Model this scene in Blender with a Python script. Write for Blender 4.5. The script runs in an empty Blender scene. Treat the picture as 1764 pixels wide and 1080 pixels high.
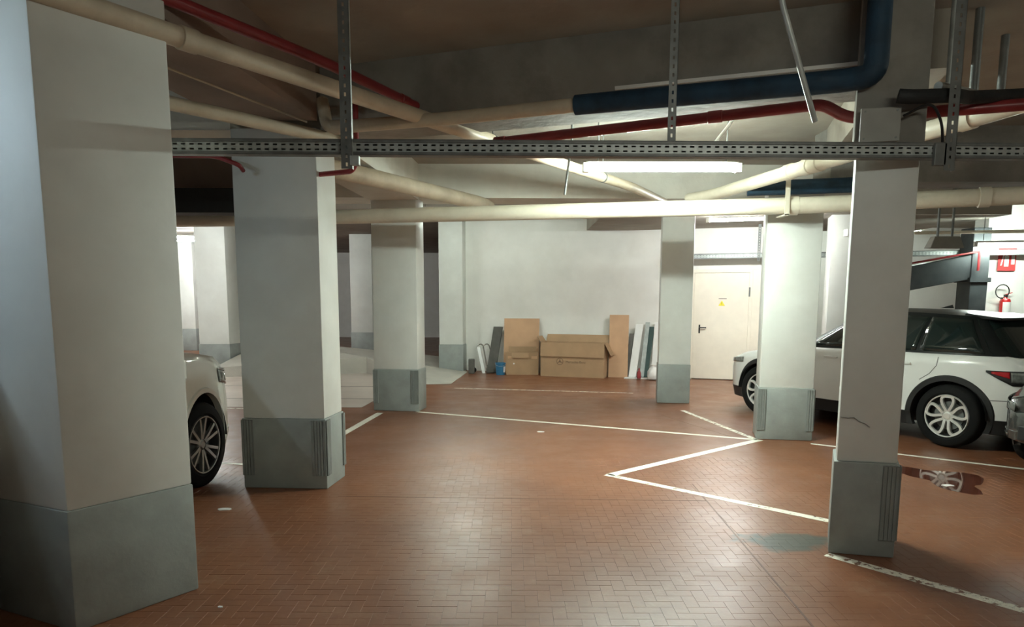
import bpy, bmesh, math, random
from mathutils import Vector, Matrix
random.seed(7)
C = bpy.context.scene.collection
PI = math.pi

# ------------------------------------------------------------------ camera
FPX, PPY, PITCH, ROLL, EYE = 1220.0, 673.0, 0.129656, 0.003153, 1.70
cam_d = bpy.data.cameras.new('camera'); cam = bpy.data.objects.new('camera', cam_d); C.objects.link(cam)
_r = Vector((1, 0, 0)); _f = Vector((0, math.cos(PITCH), -math.sin(PITCH))); _d = Vector((0, -math.sin(PITCH), -math.cos(PITCH)))
_R = _r*math.cos(ROLL) - _d*math.sin(ROLL); _D = _r*math.sin(ROLL) + _d*math.cos(ROLL)
M = Matrix.Identity(4)
for i in range(3):
    M[i][0] = _R[i]; M[i][1] = -_D[i]; M[i][2] = -_f[i]
M[2][3] = EYE
cam.matrix_world = M
cam_d.sensor_fit = 'HORIZONTAL'; cam_d.sensor_width = 36.0; cam_d.lens = FPX*36/1764
cam_d.shift_y = (PPY-540)/1764; cam_d.clip_start = 0.05; cam_d.clip_end = 200
bpy.context.scene.camera = cam

# ------------------------------------------------------------------ world and exposure
w = bpy.data.worlds.new('world'); bpy.context.scene.world = w; w.use_nodes = True
w.node_tree.nodes['Background'].inputs[0].default_value = (0.5, 0.5, 0.5, 1)
w.node_tree.nodes['Background'].inputs[1].default_value = 0.02
vs = bpy.context.scene.view_settings
vs.view_transform = 'Standard'; vs.look = 'None'; vs.gamma = 1.0; vs.exposure = 2.2; vs.use_curve_mapping = False
TUBE = 62.0           # emission of a bright fluorescent tube

# ------------------------------------------------------------------ materials
def new_mat(name):
    m = bpy.data.materials.new(name); m.use_nodes = True
    return m, m.node_tree.nodes, m.node_tree.links, m.node_tree.nodes['Principled BSDF']

def mat(name, col, rough=0.6, metal=0.0, var=0.12, scale=6.0, bump=0.0, bscale=40.0, dirt=None, dirt_amt=0.5, dirt_scale=1.3, spec=0.5, coat=0.0):
    m, N, L, b = new_mat(name)
    tc = N.new('ShaderNodeNewGeometry')
    nz = N.new('ShaderNodeTexNoise'); nz.inputs['Scale'].default_value = scale; nz.inputs['Detail'].default_value = 6
    L.new(tc.outputs['Position'], nz.inputs['Vector'])
    rp = N.new('ShaderNodeValToRGB')
    c0 = [max(0, c*(1-var)) for c in col]; c1 = [min(1, c*(1+var)) for c in col]
    rp.color_ramp.elements[0].position = 0.3; rp.color_ramp.elements[1].position = 0.7
    rp.color_ramp.elements[0].color = (*c0, 1); rp.color_ramp.elements[1].color = (*c1, 1)
    L.new(nz.outputs['Fac'], rp.inputs['Fac'])
    out = rp.outputs['Color']
    if dirt:
        n2 = N.new('ShaderNodeTexNoise'); n2.inputs['Scale'].default_value = dirt_scale; n2.inputs['Detail'].default_value = 8; n2.inputs['Roughness'].default_value = 0.65
        L.new(tc.outputs['Position'], n2.inputs['Vector'])
        r2 = N.new('ShaderNodeValToRGB'); r2.color_ramp.elements[0].position = 0.45; r2.color_ramp.elements[1].position = 0.75
        r2.color_ramp.elements[0].color = (0, 0, 0, 1); r2.color_ramp.elements[1].color = (dirt_amt,)*3+(1,)
        L.new(n2.outputs['Fac'], r2.inputs['Fac'])
        mx = N.new('ShaderNodeMix'); mx.data_type = 'RGBA'
        L.new(r2.outputs['Color'], mx.inputs['Factor']); L.new(out, mx.inputs['A']); mx.inputs['B'].default_value = (*dirt, 1)
        out = mx.outputs['Result']
    L.new(out, b.inputs['Base Color'])
    b.inputs['Roughness'].default_value = rough; b.inputs['Metallic'].default_value = metal
    b.inputs['Specular IOR Level'].default_value = spec; b.inputs['Coat Weight'].default_value = coat; b.inputs['Coat Roughness'].default_value = 0.04
    if bump:
        n3 = N.new('ShaderNodeTexNoise'); n3.inputs['Scale'].default_value = bscale; n3.inputs['Detail'].default_value = 6
        L.new(tc.outputs['Position'], n3.inputs['Vector'])
        bp = N.new('ShaderNodeBump'); bp.inputs['Strength'].default_value = bump; bp.inputs['Distance'].default_value = 0.02
        L.new(n3.outputs['Fac'], bp.inputs['Height']); L.new(bp.outputs['Normal'], b.inputs['Normal'])
    return m

def emit(name, col, s):
    m, N, L, b = new_mat(name)
    b.inputs['Base Color'].default_value = (0.9, 0.9, 0.9, 1)
    b.inputs['Emission Color'].default_value = (*col, 1); b.inputs['Emission Strength'].default_value = s
    return m

def floor_mat():
    m, N, L, b = new_mat('clinker')
    g = N.new('ShaderNodeNewGeometry')
    def noise(sc, det=6, ro=0.6):
        n = N.new('ShaderNodeTexNoise'); n.inputs['Scale'].default_value = sc; n.inputs['Detail'].default_value = det; n.inputs['Roughness'].default_value = ro
        L.new(g.outputs['Position'], n.inputs['Vector']); return n
    def mix(fac, a, bcol):
        x = N.new('ShaderNodeMix'); x.data_type = 'RGBA'; L.new(fac, x.inputs['Factor']); L.new(a, x.inputs['A'])
        if isinstance(bcol, tuple): x.inputs['B'].default_value = bcol
        else: L.new(bcol, x.inputs['B'])
        return x.outputs['Result']
    def ramp(src, p0, p1, c0, c1):
        r = N.new('ShaderNodeValToRGB'); r.color_ramp.elements[0].position = p0; r.color_ramp.elements[1].position = p1
        r.color_ramp.elements[0].color = c0; r.color_ramp.elements[1].color = c1; L.new(src, r.inputs['Fac']); return r.outputs['Color']
    base = ramp(noise(0.9).outputs['Fac'], 0.3, 0.7, (0.165, 0.061, 0.028, 1), (0.235, 0.093, 0.042, 1))
    fine = ramp(noise(14, 3).outputs['Fac'], 0.45, 0.75, (0, 0, 0, 1), (0.45, 0.45, 0.45, 1))
    base = mix(fine, base, (0.145, 0.048, 0.021, 1))
    scuff = ramp(noise(3.1, 8, 0.7).outputs['Fac'], 0.56, 0.74, (0, 0, 0, 1), (0.45, 0.45, 0.45, 1))
    base = mix(scuff, base, (0.32, 0.21, 0.14, 1))
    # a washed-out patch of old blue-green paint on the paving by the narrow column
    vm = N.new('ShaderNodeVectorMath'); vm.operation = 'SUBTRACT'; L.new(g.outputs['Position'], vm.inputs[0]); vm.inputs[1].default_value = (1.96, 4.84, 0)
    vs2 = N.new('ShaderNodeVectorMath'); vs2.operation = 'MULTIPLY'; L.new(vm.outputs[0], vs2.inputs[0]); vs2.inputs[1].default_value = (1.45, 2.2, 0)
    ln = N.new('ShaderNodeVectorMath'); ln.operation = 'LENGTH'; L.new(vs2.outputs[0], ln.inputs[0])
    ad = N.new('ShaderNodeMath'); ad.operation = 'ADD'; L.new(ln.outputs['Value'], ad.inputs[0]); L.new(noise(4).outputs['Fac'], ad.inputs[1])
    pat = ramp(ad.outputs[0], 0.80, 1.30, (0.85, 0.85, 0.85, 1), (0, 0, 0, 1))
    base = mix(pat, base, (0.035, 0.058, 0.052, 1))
    L.new(base, b.inputs['Base Color'])
    rr = ramp(noise(2.2, 5).outputs['Fac'], 0.3, 0.75, (0.30, 0.30, 0.30, 1), (0.46, 0.46, 0.46, 1))
    L.new(rr, b.inputs['Roughness'])
    b.inputs['Specular IOR Level'].default_value = 0.48
    bp = N.new('ShaderNodeBump'); bp.inputs['Strength'].default_value = 0.06; bp.inputs['Distance'].default_value = 0.01
    L.new(noise(30, 4).outputs['Fac'], bp.inputs['Height']); L.new(bp.outputs['Normal'], b.inputs['Normal'])
    return m

def paint_mat(name, wear):
    m, N, L, b = new_mat(name)
    g = N.new('ShaderNodeNewGeometry')
    n = N.new('ShaderNodeTexNoise'); n.inputs['Scale'].default_value = 16; n.inputs['Detail'].default_value = 8; n.inputs['Roughness'].default_value = 0.7
    L.new(g.outputs['Position'], n.inputs['Vector'])
    r = N.new('ShaderNodeValToRGB'); r.color_ramp.elements[0].position = wear-0.03; r.color_ramp.elements[1].position = wear+0.03
    r.color_ramp.elements[0].color = (0, 0, 0, 1); r.color_ramp.elements[1].color = (1, 1, 1, 1)
    L.new(n.outputs['Fac'], r.inputs['Fac']); L.new(r.outputs['Color'], b.inputs['Alpha'])
    b.inputs['Base Color'].default_value = (0.80, 0.77, 0.66, 1); b.inputs['Roughness'].default_value = 0.55
    return m

MT = {}
MT['floor'] = floor_mat()
MT['mortar'] = mat('joint_mortar', (0.13, 0.058, 0.035), 0.6)
MT['paint'] = paint_mat('line_paint', 0.36); MT['paint_worn'] = paint_mat('line_paint_worn', 0.45)
MT['paint_soft'] = paint_mat('line_paint_soft', 0.41)
MT['white'] = mat('white_plaster', (0.70, 0.715, 0.68), 0.55, var=0.05, scale=2.5, bump=0.03, bscale=30, dirt=(0.50, 0.48, 0.43), dirt_amt=0.35)
MT['wallwhite'] = mat('wall_white', (0.80, 0.79, 0.75), 0.7, var=0.04, scale=2, bump=0.05, dirt=(0.6, 0.57, 0.5), dirt_amt=0.3)
MT['grey'] = mat('grey_base_paint', (0.30, 0.325, 0.31), 0.5, var=0.10, scale=4, bump=0.06, dirt=(0.18, 0.185, 0.165), dirt_amt=0.5, dirt_scale=3)
MT['guard'] = mat('grey_rubber_guard', (0.21, 0.225, 0.215), 0.6, var=0.1)
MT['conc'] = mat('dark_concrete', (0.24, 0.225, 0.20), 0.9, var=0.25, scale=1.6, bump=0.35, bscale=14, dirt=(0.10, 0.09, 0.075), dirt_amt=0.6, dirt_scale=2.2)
MT['ceil'] = mat('ceiling_concrete', (0.33, 0.30, 0.255), 0.9, var=0.15, scale=1.5, bump=0.2, bscale=14, dirt=(0.25, 0.20, 0.16), dirt_amt=0.5)
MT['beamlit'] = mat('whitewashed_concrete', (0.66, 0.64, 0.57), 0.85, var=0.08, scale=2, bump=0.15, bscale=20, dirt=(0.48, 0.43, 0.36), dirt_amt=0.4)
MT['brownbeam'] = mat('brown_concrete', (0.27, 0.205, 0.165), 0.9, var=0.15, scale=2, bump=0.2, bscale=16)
MT['lane'] = mat('pale_lane_concrete', (0.50, 0.43, 0.38), 0.32, var=0.1, scale=2, dirt=(0.36, 0.27, 0.22), dirt_amt=0.5)
MT['ramp'] = mat('ramp_concrete', (0.44, 0.42, 0.37), 0.8, var=0.1, scale=2, bump=0.2)
MT['beige'] = mat('beige_pipe', (0.56, 0.48, 0.36), 0.5, var=0.10, scale=5, dirt=(0.33, 0.26, 0.18), dirt_amt=0.6, dirt_scale=3)
MT['cream'] = mat('cream_pvc', (0.74, 0.69, 0.56), 0.4, var=0.06, scale=5, dirt=(0.5, 0.43, 0.32), dirt_amt=0.4, dirt_scale=3)
MT['red'] = mat('red_pipe', (0.24, 0.025, 0.028), 0.35, var=0.15)
MT['navy'] = mat('navy_insulation', (0.010, 0.036, 0.065), 0.7, var=0.3, scale=8, bump=0.2, bscale=30)
MT['blackins_shade'] = mat('black_insulation_and_shade', (0.018, 0.02, 0.021), 0.7, var=0.2, bump=0.15)  # black pipe insulation, also colours the shade bar under the left beam
MT['galv'] = mat('galvanised_steel', (0.42, 0.45, 0.435), 0.45, metal=0.3, var=0.2, scale=12)
MT['galvdark'] = mat('dull_steel', (0.17, 0.178, 0.172), 0.5, metal=0.3, var=0.2, scale=12)
MT['duct'] = mat('dark_steel_duct', (0.09, 0.10, 0.105), 0.35, metal=0.5, var=0.15)
MT['carwhite'] = mat('white_car_paint', (0.78, 0.79, 0.76), 0.25, var=0.01, coat=0.8)
MT['carcream'] = mat('pearl_car_paint', (0.70, 0.69, 0.63), 0.25, var=0.01, coat=0.8)
MT['carblack'] = mat('black_gloss', (0.010, 0.012, 0.012), 0.30, var=0.1, coat=0.1, spec=0.3)
MT['cardark'] = mat('graphite_car_paint', (0.04, 0.042, 0.04), 0.25, var=0.05, coat=0.8)
MT['glass'] = mat('tinted_glass', (0.012, 0.02, 0.018), 0.05, var=0.1, spec=0.7)
MT['clad'] = mat('black_plastic', (0.015, 0.016, 0.016), 0.55, var=0.1)
MT['tyre'] = mat('tyre_rubber', (0.008, 0.008, 0.008), 0.8, var=0.2, spec=0.2)
MT['alloy'] = mat('bright_alloy', (0.80, 0.80, 0.77), 0.35, metal=0.45, var=0.05)
MT['alloydark'] = mat('grey_alloy', (0.36, 0.37, 0.36), 0.3, metal=0.8, var=0.05)
MT['rimdark'] = mat('rim_shadow_metal', (0.03, 0.03, 0.03), 0.5, metal=0.3)
MT['redlamp'] = mat('red_lens', (0.45, 0.015, 0.02), 0.12, var=0.1, coat=0.5)
MT['clearlamp'] = mat('smoked_lens', (0.14, 0.15, 0.14), 0.1, var=0.3, scale=30, coat=0.5)
MT['chrome'] = mat('chrome', (0.8, 0.8, 0.8), 0.12, metal=1.0, var=0.02)
MT['seam'] = mat('panel_gap', (0.05, 0.05, 0.048), 0.7)
MT['card'] = mat('cardboard', (0.40, 0.255, 0.145), 0.85, var=0.08, scale=4)
MT['cardlight'] = mat('pale_cardboard', (0.56, 0.35, 0.21), 0.85, var=0.06, scale=4)
MT['ink'] = mat('print_ink', (0.14, 0.085, 0.05), 0.8)
MT['door'] = mat('cream_door_paint', (0.84, 0.78, 0.66), 0.45, var=0.03)
MT['black'] = mat('black_handle', (0.015, 0.015, 0.015), 0.4)
MT['yellow'] = mat('yellow_sticker', (0.8, 0.68, 0.05), 0.5)
MT['extred'] = mat('extinguisher_red', (0.55, 0.02, 0.02), 0.25, var=0.05, coat=0.4)
MT['signred'] = mat('sign_red', (0.60, 0.05, 0.05), 0.5, var=0.05)
MT['signwhite'] = mat('sign_white', (0.82, 0.80, 0.78), 0.5, var=0.02)
MT['bluebucket'] = mat('blue_bucket', (0.03, 0.16, 0.30), 0.35, var=0.1)
MT['whiteplastic'] = mat('white_plastic', (0.80, 0.80, 0.78), 0.45, var=0.04)
MT['darkboard'] = mat('dark_board', (0.09, 0.085, 0.075), 0.6, var=0.2)
MT['mintboard'] = mat('dark_green_board', (0.03, 0.06, 0.055), 0.35, var=0.15)
MT['greybox'] = mat('grey_box_plastic', (0.30, 0.29, 0.26), 0.6, var=0.1)
MT['water'] = mat('wet_clinker', (0.10, 0.032, 0.02), 0.03, var=0.2, spec=0.8)
MT['tube'] = emit('tube_glow', (0.86, 1.0, 0.90), TUBE)
MT['tubemain'] = emit('tube_glow_main', (0.86, 1.0, 0.90), TUBE*1.75)
MT['tubecool'] = emit('tube_glow_cool', (0.66, 0.86, 1.0), TUBE*0.5)
MT['tubesoft'] = emit('tube_glow_soft', (0.97, 1.0, 0.86), TUBE*0.55)
MT['tubefar'] = emit('tube_glow_far', (0.95, 1.0, 0.97), TUBE*2.0)

# ------------------------------------------------------------------ mesh helpers
class MB:
    def __init__(s): s.v = []; s.f = []
    def add(s, vs_, fs):
        o = len(s.v); s.v += [tuple(p) for p in vs_]; s.f += [tuple(i+o for i in f) for f in fs]; return s
    def prism(s, poly, z0, z1):
        n = len(poly)
        vv = [(p[0], p[1], z0) for p in poly]+[(p[0], p[1], z1) for p in poly]
        ff = [tuple(range(n-1, -1, -1)), tuple(range(n, 2*n))]+[(i, (i+1) % n, n+(i+1) % n, n+i) for i in range(n)]
        return s.add(vv, ff)
    def box(s, x0, x1, y0, y1, z0, z1): return s.prism([(x0, y0), (x1, y0), (x1, y1), (x0, y1)], z0, z1)
    def obox(s, c, ux, uy, uz):
        c, ux, uy, uz = Vector(c), Vector(ux), Vector(uy), Vector(uz)
        vv = [c+ux*a+uy*b+uz*d for d in (-1, 1) for a, b in ((-1, -1), (1, -1), (1, 1), (-1, 1))]
        return s.add(vv, [(3, 2, 1, 0), (4, 5, 6, 7), (0, 1, 5, 4), (1, 2, 6, 5), (2, 3, 7, 6), (3, 0, 4, 7)])
    def bar(s, a, b, w, h, up=(0, 0, 1)):
        a, b = Vector(a), Vector(b); d = (b-a); up = Vector(up)
        sx = d.cross(up)
        if sx.length < 1e-6: sx = d.cross(Vector((0, 1, 0)))
        sx.normalize(); uz = sx.cross(d).normalized()
        return s.obox((a+b)/2, d/2, sx*w/2, uz*h/2)
    def tube(s, pts, r, n=14, cap=True):
        pts = [Vector(p) for p in pts]; rings = []
        rr = r if isinstance(r, (list, tuple)) else [r]*len(pts)
        prev = None
        for i, p in enumerate(pts):
            t = ((pts[i]-pts[i-1]).normalized() if i else Vector()) + ((pts[i+1]-pts[i]).normalized() if i < len(pts)-1 else Vector())
            if t.length < 1e-6: t = prev_t
            t.normalize(); prev_t = t
            if prev is None:
                a = t.cross(Vector((0, 0, 1)));
                if a.length < 1e-3: a = t.cross(Vector((0, 1, 0)))
            else: a = prev - t*prev.dot(t)
            a.normalize(); prev = a; b = t.cross(a)
            rings.append([p+(a*math.cos(2*PI*k/n)+b*math.sin(2*PI*k/n))*rr[i] for k in range(n)])
        vv = [q for g in rings for q in g]; ff = []
        for i in range(len(rings)-1):
            for k in range(n):
                ff.append((i*n+k, i*n+(k+1) % n, (i+1)*n+(k+1) % n, (i+1)*n+k))
        if cap: ff += [tuple(range(n-1, -1, -1)), tuple((len(rings)-1)*n+k for k in range(n))]
        return s.add(vv, ff)
    def lathe(s, prof, n=24, axis='z', c=(0, 0, 0)):
        vv = []; ff = []; m = len(prof)
        for k in range(n):
            a = 2*PI*k/n
            for r, h in prof:
                p = (r*math.cos(a), r*math.sin(a), h) if axis == 'z' else (r*math.cos(a), h, r*math.sin(a))
                vv.append((p[0]+c[0], p[1]+c[1], p[2]+c[2]))
        for k in range(n):
            for i in range(m-1):
                q = (k*m+i, ((k+1) % n)*m+i, ((k+1) % n)*m+i+1, k*m+i+1)
                ff.append(q if axis == 'z' else q[::-1])
        return s.add(vv, ff)
    def build(s, name, material, parent=None, smooth=None, bevel=0.0, fix=True):
        me = bpy.data.meshes.new(name); me.from_pydata(s.v, [], s.f); me.update()
        if fix:
            bm = bmesh.new(); bm.from_mesh(me); bmesh.ops.remove_doubles(bm, verts=bm.verts, dist=1e-5)
            bmesh.ops.recalc_face_normals(bm, faces=bm.faces)
            if bevel: bmesh.ops.bevel(bm, geom=list(bm.edges), offset=bevel, segments=2, affect='EDGES', profile=0.5)
            bm.to_mesh(me); bm.free()
        if smooth is not None:
            me.shade_smooth(); me.set_sharp_from_angle(angle=math.radians(smooth))
        me.materials.append(MT[material] if isinstance(material, str) else material)
        o = bpy.data.objects.new(name, me); C.objects.link(o)
        if parent: o.parent = parent
        return o

def tag(o, label, cat, group=None):
    o['label'] = label; o['category'] = cat
    if group: o['group'] = group
    return o
def struct(o, label=None):
    o['kind'] = 'structure'
    if label: o['label'] = label
    return o
def thing(name, label, cat, loc=(0, 0, 0), rz=0.0, group=None):
    o = bpy.data.objects.new(name, None); C.objects.link(o); o.location = loc; o.rotation_euler = (0, 0, rz); o.empty_display_size = 0.1
    return tag(o, label, cat, group)
def fillet(pts, rad, n=6):
    pts = [Vector(p) for p in pts]; out = [pts[0]]
    for i in range(1, len(pts)-1):
        a, b, c = pts[i-1], pts[i], pts[i+1]
        u = (a-b); v = (c-b); d = min(rad, u.length*0.48, v.length*0.48)
        p0 = b+u.normalized()*d; p1 = b+v.normalized()*d
        for k in range(n+1):
            t = k/n; out.append(p0*(1-t)**2+b*2*t*(1-t)+p1*t*t)
    out.append(pts[-1]); return out

# ================================================================== SETTING
CEIL, SOF = 3.63, 3.12
BX0, BX1, BY0, BY1 = -3.15, 5.4, 2.55, 7.5          # area paved with individually built clinkers
fl = MB()
X0, X1, Y0, Y1 = -15, 15, -5, 31
for (a, b, c, d) in ((X0, X1, Y0, BY0), (X0, BX0, BY0, BY1), (BX1, X1, BY0, BY1), (X0, X1, BY1, Y1)):
    fl.add([(a, c, 0), (b, c, 0), (b, d, 0), (a, d, 0)], [(0, 1, 2, 3)])
floor = struct(fl.build('floor', 'floor'), 'reddish-brown clinker paved garage floor')
MB().box(BX0, BX1, BY0, BY1, -0.06, -0.0016).build('joint_bed', 'mortar', floor)

# herringbone clinkers 15 x 7.5 cm
A = 0.075; GAP = 0.0007
def brick_verts(hx, hy):
    b = 0.0006; z1 = 0.0; z0 = -0.012
    vv = []
    for (x, y, z) in ((hx, hy, z0), (hx, hy, z1-b), (hx-b, hy-b, z1)):
        vv += [(-x, -y, z), (x, -y, z), (x, y, z), (-x, y, z)]
    ff = [(8, 9, 10, 11)]
    for r in (0, 4):
        for k in range(4): ff.append((r+k, r+(k+1) % 4, r+4+(k+1) % 4, r+4+k))
    return vv, ff
bm_h, bm_v, bm_q = brick_verts(A-GAP, A/2-GAP), brick_verts(A/2-GAP, A-GAP), brick_verts(A/2-GAP, A/2-GAP)
bricks = []
ni, nj = int((BX1-BX0)/A), int((BY1-BY0)/A)
for i in range(ni):
    for j in range(nj):
        m = (i-j) % 4
        if m == 0 and i+1 < ni: bricks.append((BX0+(i+1)*A, BY0+(j+0.5)*A, 0))
        elif m == 2 and j-1 >= 0: bricks.append((BX0+(i+0.5)*A, BY0+j*A, 1))
        elif m == 0 or m == 2 or (m == 1 and i == 0) or (m == 3 and j == nj-1): bricks.append((BX0+(i+0.5)*A, BY0+(j+0.5)*A, 2))
rnd = random.Random(3)
bricks = [(x, y, k, rnd.uniform(-0.0003, 0.0003)) for x, y, k in bricks]
vis = [b for b in bricks if b[2] < 2 and b[1] > 3.36 and abs(b[0]-0.02) < 0.69*b[1] and b[0] > -1.55]
vis.sort(key=lambda b: b[1]); near = set(vis[:300])
meH = MB(); meH.add(*bm_h); meV = MB(); meV.add(*bm_v)
stuff = MB(); protos = {}
for b in bricks:
    x, y, k, dz = b
    if b in near:
        if k not in protos:
            o = (meH, meV)[k].build('brick', 'floor', floor); protos[k] = o
        else:
            o = bpy.data.objects.new('brick', protos[k].data); C.objects.link(o); o.parent = floor
        o.location = (x, y, dz)
    else:
        vv, ff = (bm_h, bm_v, bm_q)[k]
        stuff.add([(p[0]+x, p[1]+y, p[2]+dz) for p in vv], ff)
so = stuff.build('brick_paving', 'floor', floor, fix=False); so['kind'] = 'stuff'

def strip(a, b, w, z0=-0.001, z1=0.0012):
    a, b = Vector((*a, 0)), Vector((*b, 0)); n = (b-a).cross(Vector((0, 0, 1))).normalized()*w/2
    return MB().prism([a-n, b-n, b+n, a+n][::1], z0, z1)
for a, b in (((1.675, 6.4), (1.555, 2.7)), ((-1.5, 5.95), (1.65, 5.845)), ((-1.2, 12.4), (2.3, 12.2)), ((2.2, 10.3), (2.75, 8.6))):
    strip(a, b, 0.011, -0.002, 0.0009).build('expansion_joint', 'mortar', floor)

lines = [((-1.44, 10.55), (2.99, 8.49), 0.075, 'paint', 'long straight white parking line between the two middle columns'),
         ((-1.967, 10.443), (-2.30, 7.0), 0.10, 'paint', 'white parking line running beside the wide column towards the ramp'),
         ((0.955, 6.72), (3.02, 8.485), 0.10, 'paint', 'white parking line slanting from the sharp corner back to the mint lit column'),
         ((0.92, 6.74), (2.46, 5.30), 0.085, 'paint_soft', 'white parking line slanting from the sharp corner forward to the narrow column'),
         ((2.12, 4.58), (3.35, 3.10), 0.085, 'paint_worn', 'badly chipped white parking line in the right foreground'),
         ((3.55, 8.26), (6.2, 6.26), 0.06, 'paint', 'white parking line in front of the white car with black roof'),
         ((2.62, 10.75), (2.98, 8.52), 0.07, 'paint_worn', 'faded white parking line behind the mint lit column'),
         ((-4.6, 7.5), (-2.45, 7.06), 0.06, 'paint', 'white parking line ahead of the pearl white car'),
         ((-6.0, 10.95), (-3.0, 10.72), 0.05, 'paint_worn', 'thin faded white line along the edge of the pale lane'),
         ((-1.1, 13.4), (2.2, 12.75), 0.05, 'paint_worn', 'faint worn white line in front of the cardboard boxes')]
for a, b, wd, m, lb in lines:
    tag(strip(a, b, wd).build('parking_line', m), lb, 'floor marking')

# pale driving lane behind, with slab joints
lane = struct(MB().prism([(-15, 11.05), (-2.35, 10.95), (-2.0, 16.4), (-15, 16.4)], -0.02, 0.002).build('floor_lane', 'lane'), 'pale shiny concrete driving lane')
for y in (11.9, 13.6): MB().box(-9, -2.2, y-0.01, y+0.01, 0.0, 0.0035).build('slab_joint', 'seam', lane)
# ramp and kerb
rp = MB()
foot = [(-1.22, 14.05, 0), (-1.04, 16.35, 0), (-1.6, 18.6, 0.15), (-6.4, 18.6, 0.6), (-6.4, 15.1, 0.20), (-3.3, 16.0, 0.36), (-1.75, 13.95, 0.0)]
n = len(foot)
rp.add([(x, y, -0.02) for x, y, z in foot]+[(x, y, z+0.004) for x, y, z in foot], [tuple(range(n-1, -1, -1)), tuple(range(n, 2*n))]+[(i, (i+1) % n, n+(i+1) % n, n+i) for i in range(n)])
struct(rp.build('floor_ramp', 'ramp'), 'pale concrete ramp flank rising behind the columns')

# puddle
pud = []
for k in range(28):
    a = 2*PI*k/28; r = 0.30*(1+0.3*math.sin(3*a+1)+0.07*math.sin(7*a))
    pud.append((4.15+r*1.0*math.cos(a), 6.62+r*1.5*math.sin(a)))
tag(MB().prism(pud, 0.0002, 0.0016).build('puddle', 'water'), 'shallow dark puddle on the paving behind the white car', 'puddle')

# outer walls, ceiling
struct(MB().box(X0, X1, Y0, Y1, CEIL, CEIL+0.3).build('ceiling', 'ceil'))
struct(MB().box(X0-0.2, X0, Y0, Y1, 0, CEIL).build('wall_left', 'wallwhite'))
struct(MB().box(X1, X1+0.2, Y0, Y1, 0, CEIL).build('wall_right', 'wallwhite'))
struct(MB().box(X0, X1, Y0-0.2, Y0, 0, CEIL).build('wall_front', 'wallwhite'))
struct(MB().box(X0, X1, Y1, Y1+0.2, 0, CEIL).build('wall_far', 'wallwhite'))
wy = lambda x: 16.42-0.33*x
struct(MB().prism([(-1.12, wy(-1.12)+0.02), (5.17, wy(5.17)), (5.27, wy(5.17)+0.3), (-1.02, wy(-1.12)+0.32)], 0, CEIL).build('wall_back', 'wallwhite'), 'white plastered wall with the cream door')
struct(MB().box(5.17, 5.37, wy(5.17)+0.05, 19.6, 0, CEIL).build('wall_return', 'wallwhite'))
struct(MB().box(5.17, X1, 19.6, 19.8, 0, CEIL).build('wall_rear_right', 'wallwhite'))
struct(MB().prism([(9.08, 13.8), (10.6, 13.65), (10.7, 14.3), (9.2, 14.4)], 0, CEIL).build('wall_pier', 'wallwhite'), 'white wall pier carrying the extinguisher')

# beams
def beam(name, a, b, wd, z0, m, label, z1=CEIL):
    a, b = Vector((*a, 0)), Vector((*b, 0)); d = (b-a).normalized(); nn = Vector((-d.y, d.x, 0))*wd
    return struct(MB().prism([a, b, b+nn, a+nn], z0, z1).build(name, m), label)
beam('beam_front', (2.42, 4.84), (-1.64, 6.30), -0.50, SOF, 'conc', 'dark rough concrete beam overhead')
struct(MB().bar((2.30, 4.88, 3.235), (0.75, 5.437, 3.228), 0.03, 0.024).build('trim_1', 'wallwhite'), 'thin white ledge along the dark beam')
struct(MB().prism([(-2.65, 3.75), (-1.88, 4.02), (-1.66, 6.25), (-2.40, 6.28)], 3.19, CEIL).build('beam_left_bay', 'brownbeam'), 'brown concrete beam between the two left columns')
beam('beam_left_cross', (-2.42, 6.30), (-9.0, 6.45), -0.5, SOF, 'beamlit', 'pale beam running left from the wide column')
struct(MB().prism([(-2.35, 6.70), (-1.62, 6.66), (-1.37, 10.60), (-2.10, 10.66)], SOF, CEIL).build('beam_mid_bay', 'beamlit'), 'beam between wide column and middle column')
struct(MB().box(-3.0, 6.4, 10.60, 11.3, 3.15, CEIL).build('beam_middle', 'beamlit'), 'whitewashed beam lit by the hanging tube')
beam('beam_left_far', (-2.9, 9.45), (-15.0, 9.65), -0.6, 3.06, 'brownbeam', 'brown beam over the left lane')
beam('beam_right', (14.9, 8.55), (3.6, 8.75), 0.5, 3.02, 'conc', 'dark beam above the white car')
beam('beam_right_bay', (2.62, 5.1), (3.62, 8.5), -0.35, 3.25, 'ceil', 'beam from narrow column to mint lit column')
struct(MB().box(1.6, 8.6, 12.5, 15.6, 3.16, CEIL).build('ceiling_lowered', 'ceil'), 'lowered ceiling in front of the door wall')

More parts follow.
